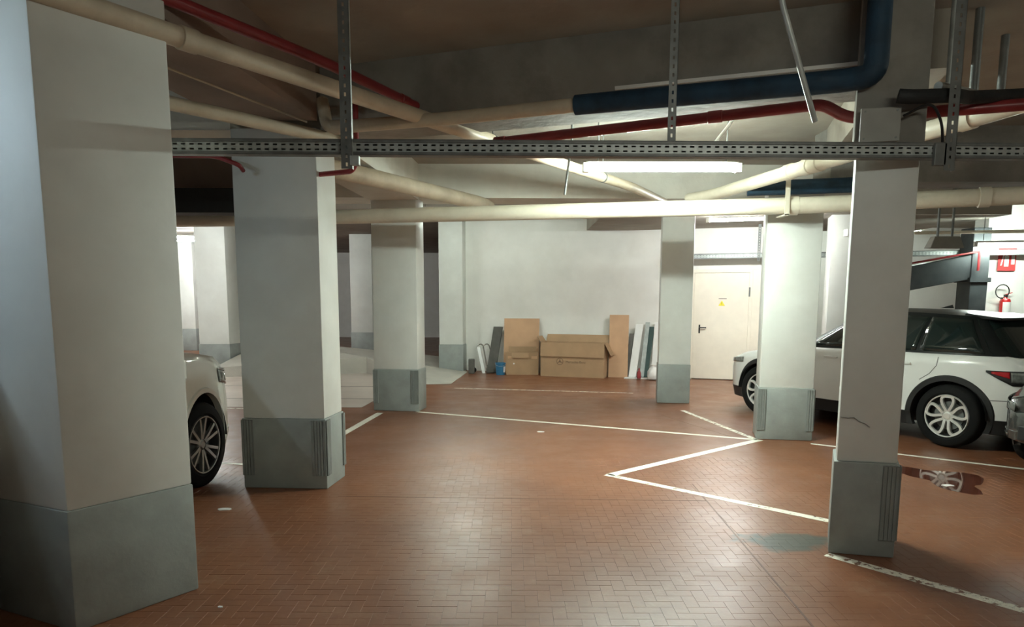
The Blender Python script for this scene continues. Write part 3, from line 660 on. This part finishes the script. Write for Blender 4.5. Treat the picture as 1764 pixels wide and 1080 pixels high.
MB().tube([(0.03-0.12+0.13*math.cos(a), -0.03, 0.66+0.13*math.sin(a)) for a in [-0.6+k*0.42 for k in range(14)]], 0.010, 8).build('hose', 'black', ex, smooth=40)
MB().box(-0.03, 0.03, 0.08, 0.10, 0.35, 0.55).build('wall_bracket', 'galvdark', ex)
sg = thing('extinguisher_sign', 'red and white fire extinguisher sign on the white pier', 'sign', (9.425, 13.715, 2.25), math.atan2(-0.15, 1.52))
MB().box(-0.16, 0.16, -0.012, 0.0, 0, 0.42).build('plate', 'signred', sg, bevel=0.003)
pic = MB(); pic.box(-0.05, 0.03, -0.0145, -0.0125, 0.08, 0.28); pic.box(-0.03, 0.01, -0.0145, -0.0125, 0.28, 0.32)
pic.obox((0.045, -0.0135, 0.315), (0.05, 0, 0.015), (0, 0.001, 0), (-0.004, 0, 0.012)); pic.obox((-0.085, -0.0135, 0.2), (0.012, 0, 0), (0, 0.001, 0), (0.02, 0, 0.1))
pic.box(0.075, 0.135, -0.0145, -0.0125, 0.12, 0.40); pic.build('pictogram', 'signwhite', sg)
# dark steel duct at the right
dct = thing('steel_duct', 'dark steel ventilation duct with a vertical drop left of the extinguisher', 'duct', (8.22, 12.98, 0))
MB().bar((0.30, 0.30, 2.32), (-1.9, 0.75, 1.86), 0.40, 0.44).build('sloping_run', 'duct', dct, bevel=0.01)
MB().box(0.14, 0.46, 0.10, 0.50, 0.0, 3.0).build('vertical_drop', 'duct', dct, bevel=0.01)
MB().box(0.11, 0.49, 0.06, 0.54, 2.02, 2.10).build('joint_flange', 'duct', dct)
pipe('sprinkler_pipe', [(8.45, 13.0, 2.57), (6.3, 13.4, 2.17)], 0.018, 'red', 'thin red pipe above the dark steel duct')
tag(MB().tube([(8.43, 13.0, 2.57), (8.43, 13.0, 2.22)], 0.022, 10).build('sprinkler_drop', 'red'), 'short red drop pipe in front of the dark steel duct', 'pipe')
# unlit housing hanging above the car
uh = thing('floodlight_housing', 'pale grey lamp housing hanging over the white car roof', 'lamp', (7.18, 12.0, 2.55))
MB().add([(-0.28, -0.1, 0.0), (0.28, -0.1, 0.0), (0.28, 0.1, 0.0), (-0.28, 0.1, 0.0), (-0.20, -0.07, 0.19), (0.22, -0.07, 0.19), (0.22, 0.07, 0.19), (-0.20, 0.07, 0.19)], [(3, 2, 1, 0), (4, 5, 6, 7), (0, 1, 5, 4), (1, 2, 6, 5), (2, 3, 7, 6), (3, 0, 4, 7)]).build('housing', 'greybox', uh, bevel=0.01)
for s in (-0.12, 0.12): MB().tube([(s, 0, 0.19), (s, 0, CEIL-2.55)], 0.02, 8).build('hanger_tube', 'galvdark', uh)
pipe('conduit', [(6.5, 12.9, 2.87), (9.6, 12.5, 2.89)], 0.03, 'cream', 'pale conduit above the far tray on the right', n=10)
tag(MB().box(5.75, 6.20, 12.40, 12.56, 2.78, 2.90).build('lamp_cover', 'whiteplastic', bevel=0.01), 'small unlit white lamp cover high on the greyish column', 'lamp')
tag(MB().box(5.36, 5.42, 15.4, 16.1, 1.55, 2.25).build('notice_board', 'duct', bevel=0.01), 'dark notice board seen between the mint lit column and the greyish column', 'panel')

# ================================================================== CARS
def lerp(a, b, t): return a+(b-a)*t
def interp(pts, x):
    if x <= pts[0][0]: return pts[0][1]
    for (a, za), (b, zb) in zip(pts[:-1], pts[1:]):
        if x <= b:
            t = (x-a)/(b-a); t = t*t*(3-2*t)*0.5+t*0.5
            return za+(zb-za)*t
    return pts[-1][1]

def make_wheel(car, x, y, side, r, style, steer=0.0):
    """tyre is the wheel itself, rim and hub are sub-parts; outer face towards side*y"""
    wd = 0.235; ri = r*0.685
    prof = [(ri, -wd/2+0.02), (ri+0.02, -wd/2), (r-0.035, -wd/2+0.004), (r-0.012, -wd/2+0.022), (r, -wd/2+0.05), (r, wd/2-0.05), (r-0.012, wd/2-0.022), (r-0.035, wd/2-0.004), (ri+0.02, wd/2), (ri, wd/2-0.02)]
    wo = MB().lathe(prof, 48, 'y').build('wheel', 'tyre', car, smooth=35)
    wo.location = (x, y, r); wo.rotation_euler = (0, 0, (0 if side > 0 else PI)+steer)
    o_ = wd/2
    MB().lathe([(ri, o_-0.022), (ri-0.008, o_-0.022), (ri-0.022, o_-0.024), (ri-0.03, o_-0.05), (ri-0.04, -o_+0.03)], 48, 'y').build('rim_barrel', 'rimdark', wo, smooth=40)
    MB().lathe([(ri, o_-0.02), (ri-0.006, o_-0.006), (ri-0.016, o_-0.008), (ri-0.018, o_-0.02)], 48, 'y').build('rim_lip', 'alloy' if style == 'petal' else 'alloydark', wo, smooth=40)
    MB().lathe([(0, o_-0.09), (ri-0.03, o_-0.09), (ri-0.03, o_-0.10), (0, o_-0.10)], 40, 'y').build('brake_backing', 'rimdark', wo)
    MB().lathe([(0.03, o_-0.075), (ri*0.66, o_-0.075), (ri*0.66, o_-0.09), (0.03, o_-0.09)], 40, 'y').build('brake_disc', 'galvdark', wo)
    sp = MB()
    def ribbon(pl, w0, y0=o_-0.012, th=0.03):
        n = len(pl); L_ = []; R_ = []
        for i in range(n):
            p = Vector(pl[i]); t = (Vector(pl[min(i+1, n-1)])-Vector(pl[max(i-1, 0)])).normalized(); nn = Vector((-t.y, t.x))*w0/2
            L_.append(p+nn); R_.append(p-nn)
        vv = []; ff = []
        for i in range(n):
            rr = Vector(pl[i]).length; dy = -0.03*(1-rr/ri)**2
            for q, yy in ((L_[i], y0+dy), (R_[i], y0+dy), (R_[i], y0+dy-th), (L_[i], y0+dy-th)): vv.append((q.x, yy, q.y))
        for i in range(n-1):
            for k in range(4): ff.append((i*4+k, i*4+(k+1) % 4, (i+1)*4+(k+1) % 4, (i+1)*4+k))
        ff += [(0, 1, 2, 3), tuple((n-1)*4+k for k in (3, 2, 1, 0))]
        sp.add(vv, ff)
    if style == 'petal':
        for k in range(5):
            a0 = PI/2+k*2*PI/5
            for s in (-1, 1):
                pl = []
                for rr, da in ((0.052, 12), (0.08, 17), (0.11, 21), (0.145, 22.5), (0.18, 21.5), (0.208, 18.5), (ri-0.022, 13)):
                    a = a0+s*math.radians(da); pl.append((rr*math.cos(a), rr*math.sin(a)))
                ribbon(pl, 0.030)
            pl = [((ri-0.020)*math.cos(a0+math.radians(d)), (ri-0.020)*math.sin(a0+math.radians(d))) for d in (-15, -7, 0, 7, 15)]
            ribbon(pl, 0.032)
    else:
        for k in range(6):
            a0 = PI/2+k*2*PI/6
            for s in (-1, 1):
                pl = []
                for rr, da in ((0.05, 9), (0.12, 10), (ri-0.02, 11.5)):
                    a = a0+s*math.radians(da); pl.append((rr*math.cos(a), rr*math.sin(a)))
                ribbon(pl, 0.026)
    sp.build('spokes', 'alloy' if style == 'petal' else 'alloydark', wo, smooth=30)
    hb_ = MB(); hb_.lathe([(0, o_-0.028), (0.032, o_-0.028), (0.036, o_-0.034), (0.066, o_-0.045), (0.066, o_-0.075)], 20, 'y')
    for k in range(5):
        a = PI/2+PI/5+k*2*PI/5; hb_.lathe([(0, o_-0.036), (0.010, o_-0.036), (0.010, o_-0.06)], 8, 'y', (0.052*math.cos(a), 0, 0.052*math.sin(a)))
    hb_.build('hub', 'alloy' if style == 'petal' else 'alloydark', wo, smooth=40)
    return wo

def make_car(name, label, loc, heading, P, group='parked cars'):
    t = thing(name, label, 'car', loc, heading, group)
    L, W, wb, r = P['L'], P['W'], P['wb'], P['r']
    xw = P['xw']; axles = (xw, xw+wb); ra = r+P.get('archgap', 0.055); sill = P['sill']; top = P['top']
    pr, pf = P.get('pr', 7.0), P.get('pf', 4.6)
    def plan(x):
        q = min(1.0, abs(2*x/L)); p = pf if x > 0 else pr
        return (1-q**p)**(1/p)
    zmid = 0.62
    def g(z):
        d = z-zmid
        return 1.0-(0.10*d*d if d < 0 else 0.16*d*d)-(0.02 if z < 0.34 else 0)
    def hw(x, z): return W/2*plan(x)*g(z)
    def rake(x, z):
        q = min(1, abs(2*x/L))**6
        if x > 0: k = 0.32*max(0, z-0.62)**1.6+0.20*max(0, 0.45-z)
        else: k = P.get('rrake', 0.30)*max(0, z-0.60)**1.3+0.25*max(0, 0.42-z)
        return -math.copysign(1, x)*k*q
    def inarch(x): return any(abs(x-a) < ra-1e-6 for a in axles)
    def zlow(x, inside):
        if inside:
            for a in axles:
                if abs(x-a) <= ra+1e-6:
                    return max(sill, r+math.sqrt(max(0, ra*ra-(x-a)**2)))
        return sill
    xs = set(round(-L/2+L*k/64, 5) for k in range(65))
    for k in range(1, 14):
        e = 0.16*(k/14)**2.6
        xs |= {round(L/2*(1-e), 5), round(-L/2*(1-e), 5)}
    for a in axles:
        for k in range(25): xs.add(round(a+ra*math.cos(PI*k/24), 5))
    xs = sorted(xs); NR = 12
    def surf(x, z, s, out=0.0):
        h = hw(x, z)+out
        return (x+rake(x, z), s*h, z)
    body = MB()
    for xa, xb in zip(xs[:-1], xs[1:]):
        ins = inarch((xa+xb)/2)
        for s in (1, -1):
            cols = []
            for x in (xa, xb):
                zl, zt = zlow(x, ins), interp(top, x)
                c = []
                for k in range(NR+1):
                    z = zl+(zt-zl)*k/NR; tt = max(0, (z-(zt-0.10))/0.10)
                    p = surf(x, z, s); c.append((p[0], p[1]*(1-0.045*tt*tt), z-0.0*tt))
                cols.append(c)
            vv = cols[0]+cols[1]; n_ = NR+1
            body.add(vv, [(k, n_+k, n_+k+1, k+1) for k in range(NR)])
        # top skin
        rows = []
        for x in (xa, xb):
            zt = interp(top, x); h = hw(x, zt)*0.955; row = []
            for k in range(9):
                u = -1+k/4; row.append((x+rake(x, zt), h*u, zt+P.get('crown', 0.045)*plan(x)*(1-u*u)))
            rows.append(row)
        body.add(rows[0]+rows[1], [(k, k+1, 9+k+1, 9+k) for k in range(8)])
    body.build('body_shell', P['paint'], t, smooth=50)
    # dark under-tray and wheel wells
    MB().box(-L/2+0.25, L/2-0.28, -W/2+0.30, W/2-0.30, P.get('zbot', 0.20)+0.02, 0.62).build('underbody', 'clad', t)
    for a in axles:
        nA = 16
        for s in (1, -1):
            ww = MB(); vv = []
            for k in range(nA+1):
                an = PI*k/nA
                for yy in (W/2-0.035, W/2-0.34): vv.append((a+(ra-0.002)*math.cos(an), s*yy, r+(ra-0.002)*math.sin(an)))
            ww.add(vv, [(2*k, 2*k+1, 2*k+3, 2*k+2) for k in range(nA)])
            ww.add([(a, s*(W/2-0.34), r)]+[vv[2*k+1] for k in range(nA+1)], [(0, k, k+1) for k in range(1, nA+1)])
            ww.build('wheel_well', 'clad', t)
    # cladding
    cl = MB()
    for xa, xb in zip(xs[:-1], xs[1:]):
        if inarch((xa+xb)/2): continue
        for s in (1, -1):
            cc = []
            for x in (xa, xb):
                c = []
                for z, o in ((P.get('zbot', 0.20), -0.05), (P.get('zbot', 0.20)+0.015, 0.0), (sill-0.03, 0.012), (sill+0.012, 0.012), (sill+0.016, -0.01)):
                    c.append(surf(x, z, s, o if plan(x) > 0.05 else 0))
                cc.append(c)
            cl.add(cc[0]+cc[1], [(k, 5+k, 5+k+1, k+1) for k in range(4)])
    cl.build('sill_cladding', P.get('cladmat', 'clad'), t, smooth=40)
    for a in axles:
        for s in (1, -1):
            ar = MB(); vv = []; nA = 36; cw = P.get('archw', 0.055)
            for k in range(nA+1):
                an = math.radians(-24+228*k/nA)
                for rr, o in ((ra-0.012, -0.05), (ra-0.012, 0.010), (ra+cw*0.8, 0.014), (ra+cw, 0.0)):
                    x = a+rr*math.cos(an); z = max(0.215, r+rr*math.sin(an))
                    vv.append(surf(x, z, s, o))
            ar.add(vv, [(4*k+j, 4*k+j+1, 4*k+4+j+1, 4*k+4+j) for k in range(nA) for j in range(3)])
            ar.build('wheel_arch_trim', P.get('archmat', 'clad'), t, smooth=40)
    # greenhouse loft
    G = P['gh']; pg = G.get('p', 5.0); NT = 8
    def ghp(q, tt, s, out=0.0):
        xr = lerp(G['xr0'], G['xr1'], tt**0.9); xf = lerp(G['xf0'], G['xf1'], tt)
        wv = lerp(G['w0'], G['w1'], tt**1.25)
        x = lerp(xr, xf, (q+1)/2)
        zb = interp(top, lerp(G['xr0'], G['xf0'], (q+1)/2))-0.03; zr = interp(G['roof'], x)
        return Vector((x, s*(wv*(1-abs(q)**pg)**(1/pg)+out), lerp(zb, zr, tt)))
    qs = sorted(set([round(-1+k/20, 4) for k in range(41)]+[round(sg_*(1-0.10*(k/8)**2.4), 5) for k in range(9) for sg_ in (1, -1)]))
    gh = MB()
    for qa, qb in zip(qs[:-1], qs[1:]):
        for s in (1, -1):
            cA = [ghp(qa, k/NT, s) for k in range(NT+1)]; cB = [ghp(qb, k/NT, s) for k in range(NT+1)]
            gh.add(cA+cB, [(k, NT+1+k, NT+2+k, k+1) for k in range(NT)])
    gh.build('pillars', G['mat'], t, smooth=45)
    rf = MB()
    for qa, qb in zip(qs[:-1], qs[1:]):
        rows = []
        for q in (qa, qb):
            pL = ghp(q, 1.0, 1)
            row = []
            for k in range(11):
                u = -1+k/5; e = 1-abs(u)**3
                row.append((pL.x, pL.y*u*1.004, pL.z-0.004+0.04*e*(1-abs(q)**6)))
            rows.append(row)
        rf.add(rows[0]+rows[1], [(k, k+1, 11+k+1, 11+k) for k in range(10)])
    rf.build('roof', G['roofmat'], t, smooth=50)
    # window panes: real panels a few millimetres proud
    def pane(nm, q0, q1, t0, t1, s, m='glass', out=0.006, shear=0.0):
        mb = MB(); nq, nt = 10, 6; vv = []
        for i in range(nq+1):
            for j in range(nt+1):
                tt = lerp(t0, t1, j/nt); q = lerp(q0, q1, i/nq)+shear*(j/nt)
                vv.append(ghp(max(-0.999, min(0.999, q)), tt, s, out))
        mb.add(vv, [(i*(nt+1)+j, (i+1)*(nt+1)+j, (i+1)*(nt+1)+j+1, i*(nt+1)+j+1) for i in range(nq) for j in range(nt)])
        o = mb.build(nm, m, t, smooth=60); solid(o, 0.003); return o
    for q0, q1 in G['side']:
        for s in (1, -1): pane('side_window', q0, q1, G.get('t0', 0.10), G.get('t1', 0.90), s)
    for nm, sgn in (('windscreen', 1), ('rear_window', -1)):
        mb = MB(); vv = []; nu, nt = 12, 6
        for i in range(nu+1):
            u = -0.90+1.80*i/nu
            for j in range(nt+1):
                tt = lerp(0.08, 0.93, j/nt); q = sgn*(1-abs(u)**pg)**(1/pg)
                p = ghp(q*0.99999, tt, 1); wv = lerp(G['w0'], G['w1'], tt**1.25)
                vv.append((p.x+sgn*0.006, wv*u, p.z))
        mb.add(vv, [(i*(nt+1)+j, (i+1)*(nt+1)+j, (i+1)*(nt+1)+j+1, i*(nt+1)+j+1) for i in range(nu) for j in range(nt)])
        mb.build(nm, 'glass', t, smooth=60)
    for s in (1, -1):          # wheels
        for i, a in enumerate(axles):
            make_wheel(t, a, s*(W/2-0.135), s, r, P['rim'], P.get('steer', 0) if i == 1 else 0)
    # panels on the body, seams and handles
    def patch(nm, m, x0, x1, zf0, zf1, s, out=0.006, n_=10, par=None):
        """x range with lower and upper height functions"""
        mb = MB(); vv = []
        for i in range(n_+1):
            x = lerp(x0, x1, i/n_); a, b = zf0(i/n_), zf1(i/n_)
            for j in range(5): vv.append(surf(x, lerp(a, b, j/4), s, out))
        mb.add(vv, [(i*5+j, (i+1)*5+j, (i+1)*5+j+1, i*5+j+1) for i in range(n_) for j in range(4)])
        o = mb.build(nm, m, par or t, smooth=60); solid(o, 0.005); return o
    def seam(pts, s, wd=0.007):
        mb = MB(); n_ = 16; pl = []
        for (a, b) in zip(pts[:-1], pts[1:]):
            for k in range(n_): pl.append((lerp(a[0], b[0], k/n_), lerp(a[1], b[1], k/n_)))
        pl.append(pts[-1]); vv = []
        for i, p in enumerate(pl):
            d = Vector(pl[min(i+1, len(pl)-1)])-Vector(pl[max(i-1, 0)]); d.normalize(); nn = Vector((-d.y, d.x))*wd/2
            vv += [surf(p[0]+nn.x, p[1]+nn.y, s, 0.0015), surf(p[0]-nn.x, p[1]-nn.y, s, 0.0015)]
        mb.add(vv, [(2*k, 2*k+1, 2*k+3, 2*k+2) for k in range(len(pl)-1)])
        return mb.build('panel_gap', 'seam', t)
    P['details'](t, surf, patch, seam, P, ghp, interp)
    return t

def suv_details(t, surf, patch, seam, P, ghp, interp):
    L = P['L']; xr = P['xw']
    for s in (1, -1):
        seam([(xr+0.92, 0.36), (xr+0.62, 0.50), (xr+0.50, 0.74), (xr+0.46, 0.98)][::-1], s) if False else None
        seam([(xr+0.14, 1.04), (xr+0.15, 0.94), (xr+0.22, 0.84), (xr+0.33, 0.76)], s)
        seam([(xr+1.22, 0.99), (xr+1.24, 0.36)], s)
        seam([(xr+2.18, 0.99), (xr+2.16, 0.36)], s)
        for hx in (xr+0.45, xr+1.42):
            a = surf(hx, 0.945, s); q = MB(); q.obox((a[0]+0.09, a[1]+s*0.022, 0.945), (0.10, 0, 0), (0, 0.008, 0), (0, 0, 0.013)); q.build('door_handle', P['paint'], t, bevel=0.005)
        # tail lamp wraps the rear corner
        tl = patch('tail_lamp', 'clad', -L/2+0.012, -L/2+0.44, lambda u: lerp(0.765, 0.905, max(0, (u-0.45)/0.55)), lambda u: 0.925, s, 0.006, 22)
        patch('tail_lens', 'redlamp', -L/2+0.22, -L/2+0.385, lambda u: lerp(0.845, 0.893, u), lambda u: 0.915, s, 0.012, 10, tl)
        patch('tail_lens', 'clearlamp', -L/2+0.04, -L/2+0.21, lambda u: 0.785+0.02*u, lambda u: 0.912, s, 0.012, 14, tl)
        # bumper gap and reflector
        seam([(-L/2+0.02, 0.61), (xr-0.38, 0.59)], s)
        patch('rear_reflector', 'redlamp', -L/2+0.02, -L/2+0.24, lambda u: 0.50+0.02*u, lambda u: 0.555-0.01*u, s, 0.006, 12)
        seam([(-L/2+0.015, 0.57), (-L/2+0.02, 0.80)], s)
        # front lamp and mirror
        patch('headlamp', 'clearlamp', L/2-0.50, L/2-0.04, lambda u: 0.76-0.03*u, lambda u: 0.835-0.05*u, s, 0.008, 20)
        a = surf(P['xw']+2.05, 0.98, s)
        mr = MB(); mr.obox((a[0], a[1]+s*0.10, 1.04), (0.05, 0, 0), (0, 0.10, 0), (0, 0, 0.065)); mr.build('side_mirror', 'carblack', t, bevel=0.02)
    # rear plate recess, aerial, tailgate spoiler
    MB().box(-L/2-0.006, -L/2+0.03, -0.28, 0.28, 0.66, 0.78).build('number_plate', 'signwhite', t, bevel=0.003)
    zr = interp(P['gh']['roof'], P['gh']['xr1']+0.2)
    sp = MB(); sp.add([(P['gh']['xr1']+0.25, -0.56, zr+0.03), (P['gh']['xr1']+0.25, 0.56, zr+0.03), (P['gh']['xr1']-0.13, 0.52, zr-0.02), (P['gh']['xr1']-0.13, -0.52, zr-0.02),
        (P['gh']['xr1']+0.25, -0.56, zr-0.03), (P['gh']['xr1']+0.25, 0.56, zr-0.03), (P['gh']['xr1']-0.13, 0.52, zr-0.05), (P['gh']['xr1']-0.13, -0.52, zr-0.05)],
        [(0, 1, 2, 3), (7, 6, 5, 4), (0, 4, 5, 1), (1, 5, 6, 2), (2, 6, 7, 3), (3, 7, 4, 0)])
    sp.build('roof_spoiler', 'carblack', t, bevel=0.012)
    ae = MB(); xa = P['gh']['xr1']+0.75; za = interp(P['gh']['roof'], xa)+0.048
    ae.add([(xa-0.07, -0.02, za), (xa+0.09, -0.005, za), (xa+0.09, 0.005, za), (xa-0.07, 0.02, za), (xa-0.06, 0, za+0.045)], [(3, 2, 1, 0), (0, 1, 4), (1, 2, 4), (2, 3, 4), (3, 0, 4)])
    ae.build('roof_aerial', 'carblack', t)

EV = dict(L=4.36, W=1.90, wb=2.66, r=0.365, xw=-1.37, sill=0.36, paint='carwhite', rim='petal', pr=4.6, pf=4.2,
    top=[(-2.18, 1.00), (-1.9, 1.075), (-0.5, 1.065), (0.7, 1.04), (1.0, 1.02), (1.6, 0.92), (2.0, 0.81), (2.18, 0.68)],
    gh=dict(xr0=-2.02, xr1=-1.55, xf0=0.98, xf1=0.05, w0=0.865, w1=0.62, p=5.0, mat='carblack', roofmat='carblack',
        roof=[(-1.6, 1.505), (-0.8, 1.545), (0.0, 1.555), (0.3, 1.53)], side=[(-0.80, -0.30), (-0.27, 0.22), (0.25, 0.80)], t0=0.12, t1=0.92),
    details=suv_details)
rw = Vector((5.022, 8.091)); fwv = Vector((-0.5095, 0.8604))       # rear wheel contact and heading
lat = Vector((-fwv.y, fwv.x))                                       # car's left
cen = rw - lat*(EV['W']/2-0.03) - fwv*EV['xw']
make_car('car', 'white compact car with black roof and petal alloy wheels on the right', (cen.x, cen.y, 0), math.atan2(fwv.y, fwv.x), EV)

def big_details(t, surf, patch, seam, P, ghp, interp):
    L = P['L']; xr = P['xw']; xf = xr+P['wb']
    for s in (1, -1):
        hl = patch('headlamp', 'clearlamp', L/2-0.62, L/2-0.05, lambda u: 0.91-0.10*u, lambda u: 1.035-0.09*u, s, 0.010, 22)
        patch('headlamp_chrome', 'chrome', L/2-0.62, L/2-0.05, lambda u: 1.03-0.09*u, lambda u: 1.05-0.09*u, s, 0.016, 22, hl)
        patch('headlamp_lens', 'chrome', L/2-0.40, L/2-0.26, lambda u: 0.90, lambda u: 0.97, s, 0.016, 8, hl)
        patch('tail_lamp', 'redlamp', -L/2+0.02, -L/2+0.25, lambda u: 0.85, lambda u: 1.08, s, 0.008, 14)
        seam([(xf+0.50, 0.98), (xf+0.56, 0.82), (xf+0.53, 0.55)], s)
        seam([(xf-0.55, 1.05), (xf-0.52, 0.45)], s); seam([(xr+1.25, 1.05), (xr+1.27, 0.45)], s); seam([(xr+0.40, 1.05), (xr+0.42, 0.85)], s)
        for hx in (xr+0.55, xr+1.50):
            a = surf(hx, 0.95, s); MB().obox((a[0]+0.1, a[1]+s*0.022, 0.95), (0.10, 0, 0), (0, 0.008, 0), (0, 0, 0.014)).build('door_handle', 'chrome', t, bevel=0.005)
        a = surf(xf-0.75, 1.05, s); MB().obox((a[0], a[1]+s*0.11, 1.13), (0.06, 0, 0), (0, 0.11, 0), (0, 0, 0.09)).build('side_mirror', P['paint'], t, bevel=0.03)
    MB().box(L/2-0.06, L/2-0.015, -0.45, 0.45, 0.62, 0.86).build('grille', 'clad', t, bevel=0.01)
LC = dict(archgap=0.095, L=4.78, W=1.90, wb=2.79, r=0.385, xw=-1.43, sill=0.42, paint='carcream', rim='spoke', pr=7.0, pf=4.9, crown=0.055,
    archmat='carcream', archw=0.035, cladmat='carcream', rrake=0.1, steer=-0.08,
    top=[(-2.39, 1.15), (-1.2, 1.20), (0.3, 1.22), (0.9, 1.22), (1.35, 1.205), (1.9, 1.14), (2.2, 1.04), (2.39, 0.88)],
    gh=dict(xr0=-2.28, xr1=-2.08, xf0=0.95, xf1=0.15, w0=0.86, w1=0.68, p=6.0, mat='carcream', roofmat='carcream',
        roof=[(-2.1, 1.84), (-1.0, 1.88), (0.0, 1.87), (0.3, 1.84)], side=[(-0.88, -0.42), (-0.37, 0.12), (0.17, 0.80)], t0=0.12, t1=0.86),
    details=big_details)
fh = Vector((math.sin(math.radians(1.5)), math.cos(math.radians(1.5)))); lh = Vector((-fh.y, fh.x))
wc = Vector((-2.755, 6.27)); c2 = wc + lh*(LC['W']/2-0.02) - fh*(LC['xw']+LC['wb'])
make_car('car', 'pearl white off-road car with its nose showing behind the huge left column', (c2.x, c2.y, 0), math.atan2(fh.y, fh.x), LC)

DK = dict(LC); DK.update(archgap=0.055, pf=4.2, zbot=0.33, L=4.3, W=1.80, wb=2.60, r=0.33, xw=-1.30, sill=0.42, paint='cardark', cladmat='cardark', archmat='cardark', steer=0.0,
    top=[(-2.15, 0.92), (-1.2, 0.98), (0.3, 0.98), (0.9, 0.95), (1.5, 0.86), (1.9, 0.74), (2.08, 0.62), (2.15, 0.54)],
    gh=dict(xr0=-2.0, xr1=-1.5, xf0=0.9, xf1=0.0, w0=0.80, w1=0.60, p=5.0, mat='cardark', roofmat='cardark', roof=[(-1.6, 1.40), (-0.8, 1.46), (0.0, 1.46), (0.3, 1.43)], side=[(-0.82, -0.36), (-0.32, 0.14), (0.18, 0.80)], t0=0.12, t1=0.88))
def small_details(t, surf, patch, seam, P, ghp, interp):
    L = P['L']; xr = P['xw']; xf = xr+P['wb']
    for s in (1, -1):
        patch('headlamp', 'clearlamp', L/2-0.50, L/2-0.05, lambda u: 0.66-0.03*u, lambda u: 0.76-0.05*u, s, 0.008, 20)
        patch('bumper_trim', 'chrome', L/2-0.30, L/2-0.10, lambda u: 0.375, lambda u: 0.395, s, 0.010, 14)
        patch('tail_lamp', 'redlamp', -L/2+0.02, -L/2+0.30, lambda u: 0.72, lambda u: 0.86, s, 0.008, 14)
        seam([(xf-0.50, 0.93), (xf-0.48, 0.36)], s); seam([(xr+1.15, 0.93), (xr+1.17, 0.36)], s)
        a = surf(xf-0.70, 0.93, s); MB().obox((a[0], a[1]+s*0.10, 0.98), (0.05, 0, 0), (0, 0.09, 0), (0, 0, 0.06)).build('side_mirror', P['paint'], t, bevel=0.02)
    MB().box(L/2-0.05, L/2-0.01, -0.45, 0.45, 0.36, 0.5).build('grille', 'clad', t, bevel=0.01)
DK['details'] = small_details
dh = math.radians(200)
dd = Vector((math.cos(dh), math.sin(dh))); dc = Vector((5.02, 6.30)) - dd*2.15
make_car('car', 'dark graphite car whose bumper corner enters at the right edge', (dc.x, dc.y, 0), dh, DK)
make_car('car', 'dark car parked far away behind the most distant columns', (-11.4, 25.0, 0), math.radians(178), DK)

# ================================================================== SMALL BITS
for (x, y, r0, lb) in ((-2.32, 5.55, 0.055, 'flattened white scrap on the paving before the wide column'), (-1.61, 3.73, 0.016, 'tiny white crumb on the paving next to the huge left column'), (2.64, 4.78, 0.04, 'white scrap behind the narrow column'), (0.37, 8.95, 0.05, 'small pale paint fleck beside the long straight line'), (4.02, 6.36, 0.06, 'small pale stone chip near the puddle')):
    rr = random.Random(int(x*100)); pl = []
    for k in range(9):
        a = 2*PI*k/9; q = r0*rr.uniform(0.6, 1.1); pl.append((x+q*math.cos(a), y+0.6*q*math.sin(a)))
    tag(MB().prism(pl, 0.0, 0.006).build('paper_scrap', 'signwhite'), lb, 'litter')
mp = [o for o in C.objects if o.name.startswith('main_drain_pipe')][0]
ms = MB().box(3.03, 3.08, 8.07, 8.085, 2.63, 3.08).build('support_strap', 'cream', mp); ms.location = -mp.location
ms2 = MB().box(3.03, 3.08, 8.07, 8.34, 2.625, 2.64).build('support_strap', 'cream', mp); ms2.location = -mp.location
